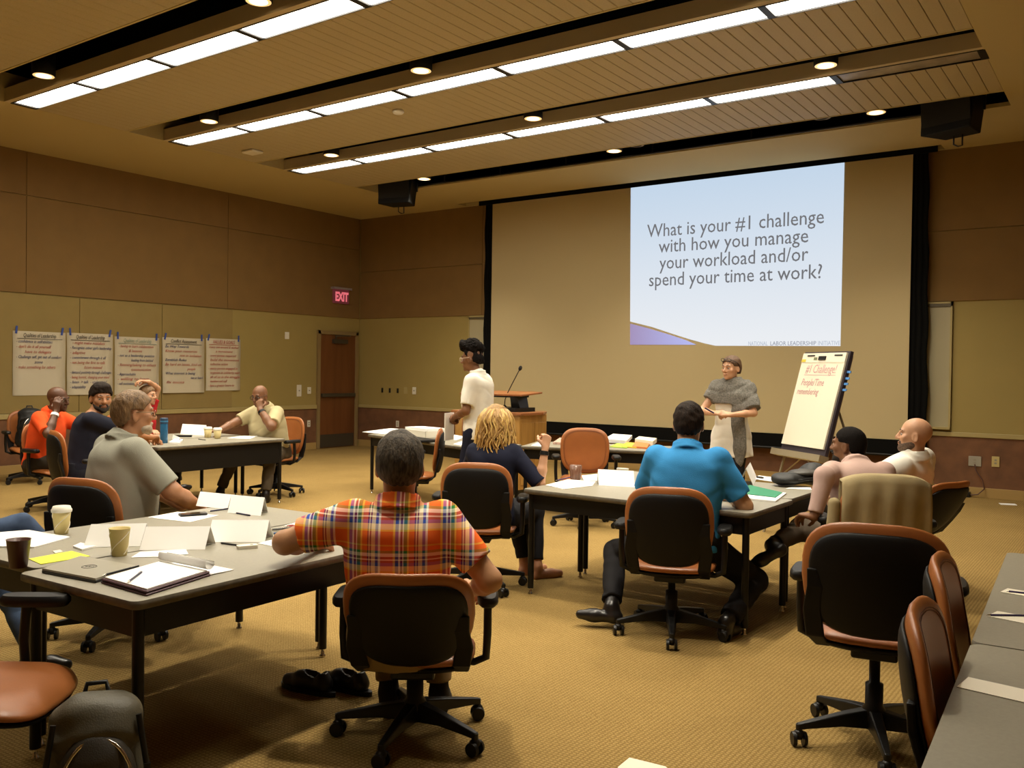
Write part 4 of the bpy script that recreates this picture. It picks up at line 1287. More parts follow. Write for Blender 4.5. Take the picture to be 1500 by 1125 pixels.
# woman with scarf
P_w2 = person('standing woman in a white top and grey shawl beside the flip chart', (-3.50, 8.92), (.15, -.99), skin_m=FAIR, shirt_m=fabric('white_tunic', (.78, .74, .64)), pants_m=BLKP, woman=True, seated=False,
       hipz=.95, lean=1, sc=1.03, head=(26, -2, 0), head_m=mat('hair_brown_dark', (.11, .055, .024), .55, var=.4, vscale=60, bump=.5, bscale=140), hairstyle='pulled', rw=(-3.56, 8.60, 1.16), lw=(-3.38, 8.61, 1.15), relb=(.9, -.2, -.8), lelb=(-.9, -.2, -.8), rhand=((.8, -.3, .1), (-.2, .6, -.6)), lhand=((-.8, -.3, .1), (.2, .6, -.6)), rcurl=(40, 50, 30), lcurl=(45, 55, 30),
       sleeve=.45, collar=False, seed=111, hemdrop=.24, rank=(-3.62, 8.95, .085), lank=(-3.40, 8.93, .085), rtoe=(.1, -1, 0), ltoe=(.2, -1, 0), rknee=(0, 1, 0), lknee=(0, 1, 0), h=.0078, hscale=1.0)
# pink shirt man
P_pink = person('man with cropped black hair in a pale pink shirt leaning on the table', (-1.38, 5.92), (-.60, .80), skin_m=BRN, shirt_m=fabric('pink_shirt', (.52, .36, .31)), pants_m=fabric('charcoal_trouser', (.075, .055, .035)),
       hipz=.52, lean=32, sc=1.05, head=(-46, 4, 0), head_m=mat('hair_cropped', (.008, .006, .005), .8, spec=.1, bump=.4, bscale=200), hairstyle='buzz', rw=(-1.80, 6.45, .78), lw=(-1.66, 5.62, .68), relb=(1, -.3, -.6), lelb=(-.5, -.8, -.5), rhand=((-.8, .5, 0), (0, 0, -1)), lhand=((-.8, .5, 0), (0, 0, -1)),
       sleeve=1.9, seed=121, beard=(mat('beard_cropped', (.02, .014, .01), .8), False), rank=(-1.78, 6.22, .10), lank=(-1.92, 5.62, .47), ltoe=(-.72, -.45, -.5), rtoe=(-.8, .5, 0), lknee=(0, 1, .1), h=.0075)
# bald man in white
P_bald = person('bald bearded man in a white shirt leaning far back in his chair', (-1.58, 7.06), (-.90, .42), skin_m=FAIR, shirt_m=fabric('white_cotton', (.80, .77, .68)), pants_m=DARKP,
       hipz=.52, lean=-30, sc=1.07, fat=.03, twist=-14, head=(-36, 6, 0), hairstyle='bald', rw=(-1.62, 7.36, .66), lw=(-1.86, 6.98, .66), relb=(1, -.5, -.4), lelb=(-1, -.5, -.4), sleeve=1.7, seed=131, beard=(STUB, True), h=.0072, neckfwd=.07)
# ------------------------------------------------------------------ flip-chart sheets on the wall
def sheet(y0, y1, zt, zb_, label, head, lines, curl=0.0, headcol=INKK):
    w = y1 - y0; hgt = zt - zb_
    r = empty('flip_chart_sheet', (XL + .034, y0, zb_), 0, label, 'poster', 'flip chart sheets taped to the wall')
    m = MB(); n = 10; rings = []
    for i in range(n + 1):
        z = hgt * i / n
        o = .004 + curl * (1 - i / n) ** 2 + .003 * math.sin(i * 1.1)
        row = [Vector((o + .004 * math.sin(j * 1.7 + i * .4), w * j / 6, z)) for j in range(7)]
        rings.append(row + [v - Vector((.0018, 0, 0)) for v in reversed(row)])
    m.loft(rings, True, True).build('sheet', mat('chart_paper', (.60, .535, .385), .85), r)
    for yy in (w * .06, w * .93):
        MB().box((.012, yy, hgt + .015), (.002, .014, .055), R=Matrix.Rotation(random.uniform(-.25, .25), 3, 'X')).build('tape', TAPE, r)
    rot = (math.pi / 2, 0, R90)
    x = .014
    text(head, .085, headcol, r, (x, w * .18, hgt - .085), rot, width=w * .62, shear=.25, name='heading')
    MB().box((x, w * .5, hgt - .105), (.0015, w * .43, .0035)).build('underline', headcol, r)
    z = hgt - .165
    for s, c_, ind, wd in lines:
        text(s, .062, c_, r, (x + .003 + curl * (1 - z / hgt) ** 2 * 1.1, w * (.05 + ind), z), rot, width=w * wd, shear=.3, name='writing')
        z -= .073


B_, R_, K_ = INKB, INKR, INKK
sheet(6.225, 6.975, 2.025, 1.11, 'flip chart sheet with a blank lower half, farthest from the door', 'Qualities of Leadership', [('- confidence in self/abilities', B_, 0, .68), ("- don't do it all yourself", R_, 0, .66), ('have to delegate', R_, .16, .5), ('- Challenge self, get out of comfort', B_, 0, .86), ('zone', B_, .34, .16), ('- make something for others', R_, 0, .74)])
sheet(6.998, 7.715, 2.03, 1.11, 'flip chart sheet with nine written lines, second from the far end', 'Qualities of Leadership', [('- might make mistakes', R_, .05, .7), ("- Recognize other ppl's leadership", B_, 0, .9), ('- adaptive', R_, 0, .32), ('- commitment through it all', B_, 0, .78), ('- not being the first to talk', R_, 0, .76), ('listen instead', R_, .3, .4), ('- demand positivity through challenges', B_, 0, .9), ('- being honest, changing your mind', R_, 0, .86), ('- listen  > talk  - understand', B_, 0, .8), ('- adaptability', B_, 0, .34)], curl=.01)
sheet(7.748, 8.51, 2.005, 1.10, 'flip chart sheet with a faint green heading, middle of the five', 'Qualities of Leadership', [('- having to learn collaboration', R_, .02, .78), ('& lessons', R_, .24, .3), ('- not as a leadership position', B_, 0, .82), ('leading from behind', B_, .3, .5), ('- listening/asking to others', R_, 0, .86), ('communication', R_, .3, .44), ('- Approachable', B_, 0, .4), ('- willing to learn', R_, 0, .7), ('- self motivation, being accept to others', B_, 0, .92)], headcol=mat('green_ink', (.22, .30, .24), .7))
sheet(8.568, 9.355, 2.025, 1.12, 'flip chart sheet with short spaced lines and an underlined heading, fourth', 'Conflict Assessment', [('Be Way Towards', B_, 0, .56), ('Know your resources', R_, 0, .76), ('not in isolation', R_, .34, .52), ('Establish Rules', B_, .0, .5), ('Be hard on issues, kind on', R_, 0, .86), ('people', R_, .52, .2), ('What interest is being', B_, 0, .7), ('met or heard', B_, .60, .3), ('fix issues', R_, .02, .42)], curl=.02)
sheet(9.395, 10.10, 2.04, 1.15, 'flip chart sheet written all in faint red, nearest the door', 'VALUES & GOALS', [('every one around & worker', R_, .02, .86), ('a movement', R_, .2, .5), ('- every person respected', R_, 0, .8), ('build the movement', R_, .05, .84), ('collective action', R_, .05, .5), ('- every person engaged in', R_, 0, .84), ('organize in solidarity with', R_, .05, .86), ('all of us in the struggle', R_, .05, .86), ('members and staff', R_, .05, .5), ('- have a greater future to', R_, 0, .74)], headcol=INKR)


# ------------------------------------------------------------------ things on the tables
def ppoly(px, z=TZ + .001):
    return [at(x, y, Z=z) for x, y in px]


def slab(name, label, cat, px, th, m, z=TZ + .0008, group=None, parent=None):
    P = ppoly(px, z)
    c_ = sum(P, Vector()) / len(P)
    mb = MB().loft([[p_ - c_ for p_ in P], [p_ - c_ + Vector((0, 0, th)) for p_ in P]], True, False)
    area = sum((P[i] - c_).cross(P[(i + 1) % len(P)] - c_).z for i in range(len(P)))
    if area < 0:
        mb.f = [list(reversed(f)) for f in mb.f]
    o = mb.build(name, m, None, c_)
    return tag(o, label, cat, group)


def tent(a, b, label, h=.092, depth=.145, back=(-.577, .817), z=TZ + .001, ink=None):
    A, B = at(*a, Z=z), at(*b, Z=z)
    bk = Vector((back[0], back[1], 0)) * depth
    up_ = bk * .5 + Vector((0, 0, h))
    r = empty('name_tent', (A + B) / 2, label=label, cat='name card', group='folded white name tents')
    c_ = (A + B) / 2
    t = Vector((0, 0, .0022))
    for nm, (p0, p1) in (('front_flap', (A - c_, B - c_)), ('back_flap', (A - c_ + bk, B - c_ + bk))):
        q0, q1 = A - c_ + up_, B - c_ + up_
        MB().loft([[p0, p1, q1, q0], [p0 + bk.normalized() * .002, p1 + bk.normalized() * .002, q1 + bk.normalized() * .002, q0 + bk.normalized() * .002]], True, False).build(nm, PAPER, r)


def cup(x, y, z, h, label, m, lid=True, r0=.030, r1=.043, swirl=True, name='paper_cup'):
    r = empty(name, (x, y, z), 0, label, 'cup')
    if lid:
        MB().lathe([(r0 * .9, .0), (r0, .002), (r1, h), (r1 * .96, h)], n=24).build('cup_body', m, r)
        MB().lathe([(r1 + .003, h - .008), (r1 + .004, h + .004), (r1, h + .008), (r1 - .004, h + .020), (.004, h + .019)], n=24).build('lid', WHITEP, r)
    else:
        MB().lathe([(r0 * .9, .0), (r0, .002), (r1, h), (r1 + .002, h + .002), (r1 - .003, h), (r0 - .002, .012), (.002, .010)], n=24).build('cup_body', m, r)
    if swirl:
        for k in range(3):
            a0 = k * 2.1
            pts = []
            for j in range(12):
                s = j / 11; a = a0 + s * 2.6
                rr = r0 + (r1 - r0) * (.1 + .8 * s) + .0008
                pts.append((rr * math.cos(a), rr * math.sin(a), h * (.08 + .82 * s)))
            MB().tube(pts, .0018, 5).build('swirl', CREAMP, r)
    return r


CUPY = mat('cup_tan', (.60, .49, .20), .6)
q = at(90, 782, Z=TZ); cup(q.x, q.y, TZ, .115, 'tan paper cup with a white lid on the table beside the man in grey', CUPY)
q = at(175, 814, Z=TZ); cup(q.x, q.y, TZ, .118, 'open tan paper cup with pale swirls beside the closed laptop', CUPY, lid=False)
q = at(27, 831, Z=TZ); cup(q.x, q.y, TZ, .112, 'plain brown plastic cup at the table corner near the left edge', mat('cup_brown', (.085, .030, .018), .35), lid=False, swirl=False, r0=.033, r1=.045, name='plastic_cup')
slab('paper_packet', 'stack of white papers beside the lidded cup at the left edge', 'papers', [(-30, 800), (-10, 782), (42, 778), (103, 788), (50, 803), (0, 802)], .006, PAPER)
slab('yellow_sheet', 'bright yellow sheet beside the brown cup', 'paper', [(42, 819), (105, 807.5), (132, 815), (60, 827)], .002, mat('yellow_paper', (.72, .74, .06), .8))
slab('sticky_pad', 'tiny cream sticky note above the yellow sheet', 'note', [(77, 808), (88, 806), (92, 809), (81, 811)], .003, CREAMP)
# laptop
P = ppoly([(61, 835), (140, 850), (204, 831), (118, 816)], TZ + .012)
cL = sum(P, Vector()) / 4; cL.z = TZ + .0005
lp = empty('laptop', cL, label='closed silver laptop with a round emblem at the near table edge', cat='laptop')
base = [Vector((p_.x - cL.x, p_.y - cL.y, 0)) for p_ in P]
def insetp(pts, k): return [v * k for v in pts]
MB().loft([[v for v in base], [v + Vector((0, 0, .010)) for v in base]], True, False).build('base', mat('laptop_black', (.02, .016, .014), .4), lp, bevel=.002, seg=1)
MB().loft([[v * .995 + Vector((0, 0, .011)) for v in base], [v * .985 + Vector((0, 0, .018)) for v in base]], True, False).build('lid', mat('laptop_silver', (.38, .355, .28), .35, .25), lp)
MB().tube([(.028 * math.cos(a), .028 * math.sin(a), .0185) for a in [2 * math.pi * i / 20 for i in range(21)]], .0012, 5).build('emblem', BLACK, lp)
text('DELL', .016, BLACK, lp, (-.012, -.012, .0182), (0, 0, .75), width=.034, name='emblem_letters')
# folio
P = ppoly([(147, 849), (214, 868), (309, 838), (236, 823)], TZ + .015)
cF = sum(P, Vector()) / 4; cF.z = TZ + .0005
fo = empty('portfolio', cF, label='open dark maroon folio holding a white notepad', cat='portfolio')
base = [Vector((p_.x - cF.x, p_.y - cF.y, 0)) for p_ in P]
MAR = mat('maroon_cover', (.055, .014, .022), .45)
MB().loft([base, [v + Vector((0, 0, .008)) for v in base]], True, False).build('cover', MAR, fo, bevel=.003, seg=1)
MB().loft([[v * .985 + Vector((0, 0, .010)) for v in base], [v * .985 + Vector((0, 0, .018)) for v in base]], True, False).build('cover_board', MAR, fo, bevel=.003, seg=1)
MB().loft([[v * .92 + Vector((0, 0, .018)) for v in base], [v * .92 + Vector((0, 0, .023)) for v in base]], True, False).build('notepad', PAPER, fo)
# rolled-over page
a0, a1 = base[3] * .95, base[2] * .95
ax_ = (a1 - a0); out = Vector((ax_.y, -ax_.x, 0)).normalized()
if out.dot(a0) < 0: out = -out
rings = []
for i in range(14):
    t = -2.3 + i / 13 * 4.2
    off = out * (.008 + .021 * math.sin(t)) + Vector((0, 0, .045 - .021 * math.cos(t)))
    rings.append([a0 + off, a1 + off, a1 + off + Vector((0, 0, .0012)), a0 + off + Vector((0, 0, .0012))])
MB().loft(rings, True, True).build('rolled_page', PAPER, fo)
q0, q1 = [v * .95 + out * .005 + Vector((0, 0, .003)) for v in (base[3], base[2])]
MB().loft([[q0, q1, q1 + out * .12 - Vector((0, 0, .002)), q0 + out * .12 - Vector((0, 0, .002))], [q0 + Vector((0, 0, .002)), q1 + Vector((0, 0, .002)), q1 + out * .12, q0 + out * .12]], True, False).build('loose_page', PAPER, fo)
PENB = mat('pen_navy', (.02, .02, .06), .35)


def pen(a, b, label, z=TZ + .005, m=None, r=.0042):
    A, B = at(*a, Z=z), at(*b, Z=z)
    c_ = (A + B) / 2
    o = empty('pen', c_, label=label, cat='pen', group='pens on the tables')
    d = (B - A)
    MB().cyl(A - c_ + d * .08, B - c_, r, r, 10).build('barrel', m or PENB, o)
    MB().cyl(A - c_, A - c_ + d * .08, r * .25, r, 10).build('tip', CHROME, o)
    MB().box(B - c_ - d * .12 + Vector((0, 0, r)), (.0012, d.length * .11, .0012), math.atan2(d.y, d.x) - R90).build('clip', CHROME, o)


pen((187, 853), (207, 838), 'dark pen lying on the white notepad', TZ + .028)
pen((150, 843), (203, 829), 'black pen lying between the laptop and the folio', TZ + .024, BLACK)
tent((122, 802), (205, 800), 'white name tent behind the swirled cup, back row left')
tent((204, 806), (300, 805), 'cream-backed white name tent directly beside the swirled cup', ink=True)
tent((303, 794), (388, 794), 'white name tent behind the small white device')
tent((333, 751), (382, 756), 'white name tent nearest the man in the cream polo, on the front table')
tent((287, 741), (333, 746), 'low white folded card left of the tent by the phone', h=.075)
slab('paper_sheet', 'white sheet under the black phone', 'paper', [(217, 758), (260, 750), (320, 755), (278, 765)], .0015, PAPER)
q = [at(261, 756, Z=TZ + .003), at(304, 753, Z=TZ + .003)]
c_ = (q[0] + q[1]) / 2
ph = empty('phone', (c_.x, c_.y, TZ + .0028), math.atan2((q[1] - q[0]).y, (q[1] - q[0]).x), 'black phone lying on a white sheet', 'phone')
MB().prism(rrect(.072, .036, .012), 0, .010).build('case', BLACK, ph)
MB().prism(rrect(.064, .031, .008), .010, .0106).build('screen', mat('phone_glass', (.02, .018, .016), .1), ph)
pen((305, 749), (335, 745), 'navy pen beside the low folded card')
pen((345, 751), (366, 755), 'navy pen in front of the name tent near the phone')
slab('paper_strip', 'white paper strip in front of the cream-backed name tent', 'paper', [(192, 817), (205, 809), (272, 805), (276, 812), (233, 816)], .002, PAPER)
slab('paper_scrap', 'crumpled white scrap left of the swirled cup', 'paper', [(107, 802), (118, 797), (140, 802), (120, 807)], .008, PAPER)
pen((322, 795), (352, 799), 'black pen touching the small white device', m=BLACK)
q = at(362, 803, Z=TZ); o = empty('remote', (q.x, q.y, TZ + .001), -.5, 'small white remote beside a black pen', 'remote')
MB().prism(rrect(.022, .045, .008), 0, .014).build('case', WHITEP, o)
MB().prism(rrect(.006, .006, .002), .014, .016).build('button', mat('btn_grey', (.4, .38, .33), .5), o, (0, .02, 0))
slab('paper_sheet', 'white sheet near the elbow of the man in plaid', 'paper', [(378, 796), (402, 790), (436, 797), (428, 806)], .0015, PAPER)
slab('paper_sheet', 'white sheet at the far table corner beyond the scissors', 'paper', [(417, 770), (440, 764), (472, 770), (450, 781)], .0015, PAPER)
slab('paper_pad', 'cream pad under the hand of the man in plaid', 'notepad', [(418, 787), (440, 780), (462, 784), (440, 793)], .006, CREAMP)
m = MB()
q = at(412, 775, Z=TZ + .006)
sc_ = empty('scissors', (q.x, q.y, TZ + .006), label='scissors with red handles near the pen pile on the front table', cat='scissors')
MB().tube([(-.01, -.06, 0), (.01, .06, 0)], .004, 6).build('blade', CHROME, sc_); MB().tube([(.012, -.06, .004), (-.012, .06, .004)], .004, 6).build('blade', CHROME, sc_)
for s in (-1, 1): MB().tube([(s * .018 + .016 * math.cos(a), .078 + .02 * math.sin(a), .004) for a in [2 * math.pi * i / 14 for i in range(15)]], .004, 6).build('handle', mat('red_plastic', (.35, .03, .02), .4), sc_)
pen((398, 781), (436, 782), 'blue pen in the pile in front of the scissors', m=mat('pen_blue', (.02, .08, .25), .4))
pen((396, 776), (428, 773), 'grey pen in the pile crossing the scissors', z=TZ + .016, m=mat('pen_grey', (.08, .075, .07), .4))
pen((457, 772), (466, 779), 'short blue pen on the white corner sheet', z=TZ + .008, m=mat('pen_blue2', (.05, .12, .3), .4))

# middle table
q = at(843, 703, Z=TZ)
tb_ = empty('tumbler', (q.x, q.y, TZ), label='ribbed brown tumbler on the table beside the blonde woman', cat='tumbler')
MB().lathe([(.034, 0), (.036, .003), (.046, .112), (.043, .112), (.033, .008), (.002, .007)], n=22).build('glass', mat('brown_glass', (.16, .075, .045), .25), tb_)
for k in range(10):
    a = 2 * math.pi * k / 10
    MB().tube([(.0372 * math.cos(a), .0372 * math.sin(a), .01), (.0455 * math.cos(a), .0455 * math.sin(a), .095)], .0025, 5).build('rib', mat('brown_glass_rib', (.24, .12, .07), .25), tb_)
slab('paper_stack', 'white papers at the near corner of the middle table', 'papers', [(799, 711), (832, 703), (872, 706), (868, 712), (826, 717)], .004, PAPER)
slab('paper_sheet', 'white sheet behind the brown tumbler', 'paper', [(852, 697), (880, 694), (884, 704), (856, 705)], .003, PAPER)
tent((877, 711), (930, 714), 'white name tent left of the man in blue', h=.11)
pen((814, 704), (836, 699), 'purple pen beside the brown tumbler', m=mat('pen_purple', (.06, .03, .2), .4))
q = at(912, 689, Z=TZ); tag(MB().prism(rrect(.05, .02, .012), 0, .018).build('eraser', WHITEP, None, (q.x, q.y, TZ + .001), (0, 0, .2), bevel=.004), 'small white eraser left of the man in blue', 'eraser')
A, B = at(1081, 711, Z=TZ), at(1104, 711, Z=TZ)
tent((1081, 711), (1081 + 7, 700), 'white name tent seen end-on like a letter A, right of the man in blue', h=.125, depth=.115, back=((B - A).normalized().x, (B - A).normalized().y))
slab('folder', 'green folder on the table right of the man in blue', 'folder', [(1076, 722), (1098, 711), (1146, 722), (1136, 729)], .004, mat('green_card', (.02, .22, .11), .7), z=TZ + .012)
slab('paper_stack', 'papers with colourful edges under the green folder', 'papers', [(1070, 729), (1086, 716), (1152, 724), (1136, 736)], .010, PAPER)
slab('paper_sheet', 'white sheet behind the end-on name tent', 'paper', [(1098, 701), (1112, 697), (1150, 702), (1140, 707)], .003, PAPER)
slab('paper_sheet', 'white sheet under the black shoulder bag', 'paper', [(1150, 716), (1165, 713), (1200, 714), (1196, 718)], .003, PAPER)
pen((1098, 697), (1118, 700), 'black marker on the sheet behind the end-on name tent', z=TZ + .010, m=BLACK, r=.008)

# far table
q = at(240, 649, Z=TZ)
bo = empty('water_bottle', (q.x, q.y, TZ), label='translucent blue water bottle standing beside the man in grey', cat='bottle')
MB().lathe([(.036, 0), (.040, .006), (.040, .205), (.036, .215)], n=22).build('bottle_body', mat('blue_plastic', (.03, .16, .33), .2, trans=.35), bo)
MB().lathe([(.041, .205), (.041, .262), (.038, .268), (.002, .268)], n=22).build('cap', mat('bottle_cap', (.02, .05, .10), .4), bo)
MB().lathe([(.0408, .225), (.0418, .227), (.0418, .235), (.0408, .237)], n=22).build('band', mat('band_blue', (.05, .25, .45), .4), bo)
for (x, y), s in (((304.5, 641), 'left paper cup of the lidded pair on the far table'), ((318.5, 642.5), 'right paper cup of the lidded pair on the far table')):
    q = at(x, y, Z=TZ); cup(q.x, q.y, TZ, .105, s, mat('cup_cream', (.66, .55, .26), .6), r0=.032, r1=.047, swirl=False)
tent((264, 636), (299, 638), 'white name tent on the far table behind the lidded pair', h=.12)
slab('paper_sheet', 'white sheet in front of the man in the cream polo', 'paper', [(333, 642), (352, 639), (377, 639), (366, 643)], .003, PAPER)
slab('paper_stack', 'white papers beside the blue bottle on the far table', 'papers', [(248, 650), (256, 645), (268, 646), (262, 651)], .02, PAPER)
tent((252, 643), (262, 648), 'tiny white folded card beside the blue bottle', h=.05, depth=.06)
q = at(268, 640, Z=TZ); tag(MB().prism(rrect(.10, .035, .02), 0, .02).build('phone', BLACK, None, (q.x, q.y, TZ + .001), (0, 0, .8)), 'black phone on the far table before the name tent', 'phone')
pen((290, 643), (301, 644.5), 'black pen in front of the lidded pair of cups', m=BLACK)

# front row tables
slab('paper_sheet', 'large white sheet overhanging the end of the table near the door', 'paper', [(531, 633), (570, 628), (610, 631), (596, 637), (560, 636)], .004, PAPER, z=TZ + .004)
slab('paper_stack', 'stack of white papers on the table near the door', 'papers', [(560, 636), (572, 629), (612, 632), (606, 639)], .016, PAPER, z=TZ + .002)
q = at(622, 640, Z=TZ)
bx = empty('paper_tray', (q.x, q.y, TZ + .001), -.3, 'white paper tray holding sheets on the cluttered table', 'tray')
m = MB(); m.bb(-.26, .26, -.15, .15, 0, .012); m.bb(-.26, .26, -.15, -.14, 0, .085); m.bb(-.26, .26, .14, .15, 0, .085); m.bb(-.26, -.25, -.15, .15, 0, .085); m.bb(.25, .26, -.15, .15, 0, .085)
m.build('tray', WHITEP, bx)
MB().box((.0, .0, .085), (.22, .13, .03), .1).build('paper_stack', PAPER, bx)
q = at(612, 646, Z=TZ); tag(MB().prism(rrect(.26, .12, .05), 0, .03).build('portfolio_case', BLACK, None, (q.x, q.y, TZ + .001), (0, 0, -.3), bevel=.008), 'black zip case in front of the white paper tray', 'case')
slab('paper_sheet', 'white sheet between the paper tray and the standing woman', 'paper', [(650, 641), (664, 637), (682, 640), (668, 645)], .004, PAPER)
slab('paper_sheet', 'white sheet at the edge of the table by the standing woman', 'paper', [(664, 651), (676, 647), (690, 650), (684, 654)], .004, PAPER)
slab('paper_sheet', 'white sheet between the blonde woman and the lectern', 'paper', [(778, 653), (790, 648), (806, 650), (802, 655)], .004, PAPER, z=TZ + .003)
q = at(806, 648, Z=TZ)
slab('magazine_stack', 'stack of magazines beside the empty front-facing chair', 'magazines', [(810, 651), (820, 644), (838, 646), (834, 652)], .025, mat('magazine_cover', (.55, .36, .28), .5, var=.4, vscale=30), z=TZ + .003)
slab('paper_stack', 'white papers beyond the empty front-facing chair', 'papers', [(884, 648), (898, 640), (926, 642), (918, 650)], .04, PAPER, z=TZ + .002)
slab('folder', 'yellow-green folder at the near edge of the front table', 'folder', [(893, 655), (904, 650), (926, 652), (918, 657)], .008, mat('lime_card', (.35, .50, .05), .7))
slab('folder', 'yellow folder beside the yellow-green one', 'folder', [(910, 655), (918, 649), (936, 651), (932, 657)], .014, mat('yellow_card', (.70, .45, .04), .7))
slab('folder', 'orange folder beside the back of the man in blue', 'folder', [(926, 656), (932, 648), (952, 651), (948, 658)], .020, mat('orange_card', (.65, .20, .05), .7))
slab('paper_stack', 'crumpled pale papers behind the orange folder', 'papers', [(930, 649), (936, 645), (962, 648), (956, 653)], .05, CREAMP)

# right side table strips
def strip(x0, x1, y, w, rz, label):
    o = MB().box((0, 0, .001), ((x1 - x0) / 2, w / 2, .001)).build('paper_strip', CREAMP, None, ((x0 + x1) / 2, y, TZ + .0008), (0, 0, rz))
    tag(o, label, 'paper', 'paper strips on the side tables')


strip(-.41, -.08, 4.50, .10, -.1, 'folded white paper strip farthest along the side table')
strip(-.43, -.10, 3.885, .085, -.18, 'paper strip with a purple pen, second from the far end')
strip(-.42, -.08, 3.465, .10, -.2, 'paper strip with a long purple pen, third along the side table')
strip(-.385, -.03, 2.64, .105, -.12, 'blank cream paper strip nearest the viewer')
PENV = mat('pen_violet', (.035, .02, .085), .35)
pen((1474, 866), (1520, 871), 'purple pen on the second paper strip', m=PENV)
pen((1445, 901), (1512, 902), 'long purple pen on the third paper strip', m=PENV)

# ------------------------------------------------------------------ bags, shoes, jacket
def fold_n(a, seed): return folds(a, seed)


def backpack(loc, rz, sc_, label, m1, m2, tilt=0):
    r = empty('backpack', loc, rz, label, 'backpack', 'backpacks')
    r.rotation_euler = (math.radians(tilt), 0, rz)
    s = sc_
    body = [Ell((0, 0, .14 * s), (.165 * s, .11 * s, .17 * s), None, .05), Ell((0, 0, .30 * s), (.150 * s, .095 * s, .19 * s), None, .06), Cap((-.1 * s, 0, .05 * s), (.1 * s, 0, .05 * s), .075 * s, .075 * s, .05)]
    link('pack_body', sdf_mesh('pack_body', body, .009, fold_n(.006, 5)), m1, r)
    pk = [Ell((0, -.085 * s, .20 * s), (.128 * s, .060 * s, .19 * s), None, .04), Ell((0, -.075 * s, .08 * s), (.12 * s, .05 * s, .07 * s), None, .04)]
    link('top_flap', sdf_mesh('top_flap', [Ell((0, .0, .40 * s), (.150 * s, .098 * s, .105 * s), None, .03), Ell((0, -.03, .34 * s), (.155 * s, .085 * s, .08 * s), None, .03)], .008, fold_n(.010, 23)), m1, r)
    link('front_pocket', sdf_mesh('front_pocket', pk, .009, fold_n(.004, 8)), m2, r)
    for x in (-1, 1):
        MB().tube([Vector((x * .07, .08, .44)) * s, Vector((x * .09, .15, .40)) * s, Vector((x * .10, .17, .25)) * s, Vector((x * .12, .12, .08)) * s], .016 * s, 8).build('strap', BLACK, r)
        MB().tube([Vector((x * .13, -.07, .42)) * s, Vector((x * .155, -.085, .25)) * s, Vector((x * .15, -.08, .08)) * s], .010 * s, 8).build('side_strap', BLACK, r)
        MB().box(Vector((x * .157, -.09, .24)) * s, (.010 * s, .008 * s, .02 * s)).build('buckle', BLACKM, r)
    MB().tube([Vector((.112 * math.cos(a), -.135 + .035 * math.sin(a) ** 3, .20 + .165 * math.sin(a))) * s for a in [math.pi * i / 18 for i in range(19)]], .0065, 6).build('zip', CHROME if m1 is not BLACK else BLACKM, r)
    MB().tube([Vector((-.04, .04, .475)) * s, Vector((-.03, .05, .515)) * s, Vector((.03, .05, .515)) * s, Vector((.04, .04, .475)) * s], .009 * s, 8).build('grab_handle', BLACK, r)
    return r


PKG = mat('pack_grey_nylon', (.075, .066, .042), .55, var=.5, vscale=5, bump=.15, bscale=200)
PKD = mat('pack_dark_nylon', (.035, .030, .022), .5, bump=.15, bscale=200)
PKB = mat('pack_black_nylon', (.010, .010, .009), .6, bump=.2, bscale=200)
backpack((-2.77, 1.60, 0), 1.05, .97, 'grey and black backpack on the carpet under the front table corner', PKG, PKD, -6)
backpack((-8.92, 4.90, 0), 1.1, .92, 'black backpack standing on the carpet behind the navy-shirt chair', PKB, PKB)
backpack((-11.98, 5.97, .49), 1.32, 1.0, 'black backpack sitting on the chair by the wainscot', PKB, PKB)
MB_ = None
# shoulder bag on the middle table
q = (at(1142, 714, Z=TZ) + at(1203, 708, Z=TZ)) / 2
bg = empty('shoulder_bag', (q.x, q.y, TZ), .9, 'black shoulder bag lying on the table beside the man in pink', 'bag')
link('bag_body', sdf_mesh('bag_body', [Ell((0, 0, .06), (.23, .12, .055), None, .04), Ell((.13, .02, .085), (.12, .11, .08), None, .05), Ell((-.14, -.03, .05), (.10, .10, .045), None, .04)], .008, fold_n(.007, 3)), PKB, bg)
link('bag_flap', sdf_mesh('bag_flap', [Ell((.02, -.03, .095), (.14, .10, .03), None, .02)], .008, fold_n(.004, 4)), PKD, bg)
MB().tube([Vector((-.2, -.05, .06)), Vector((-.1, -.12, .05)), Vector((.05, -.14, .07)), Vector((.2, -.05, .10))], .012, 8).build('strap', BLACK, bg)


def floor_shoe(p, d, label):
    t = V(d[0], d[1], 0) / math.hypot(*d[:2])
    r = empty('shoe', (p[0], p[1], 0), math.atan2(-d[0], d[1]), label, 'shoe', 'black lace-up shoes on the carpet')
    def hole(P, v):
        q = P - V(0, -.045, .115)
        return np.maximum(v, -(np.sqrt((q[:, 0] / .030) ** 2 + (q[:, 1] / .062) ** 2 + (q[:, 2] / .065) ** 2) - 1) * .03)
    up_ = [Cap((0, -.09, .05), (0, .03, .048), .042, .045, .02), Cap((0, .02, .045), (0, .12, .034), .046, .034, .02), Cap((0, -.10, .05), (0, -.085, .085), .036, .034, .02), Cap((0, -.02, .07), (0, .05, .06), .036, .03, .02)]
    link('upper', sdf_mesh('upper', up_, .006, None, hole), mat('shoe_leather', (.011, .010, .009), .32), r)
    pts = [(.047 * math.sin(a) * (1 if math.cos(a) > 0 else .85), .0 + .165 * math.cos(a)) for a in [2 * math.pi * i / 28 for i in range(28)]]
    MB().prism(list(reversed(pts)), .0, .022).build('sole', BLACK, r)
    for k in range(4):
        y = .01 + k * .02
        MB().tube([(-.022, y, .094 - k * .008), (0, y + .008, .102 - k * .009), (.022, y, .094 - k * .008)], .003, 5).build('lace', BLACK, r)


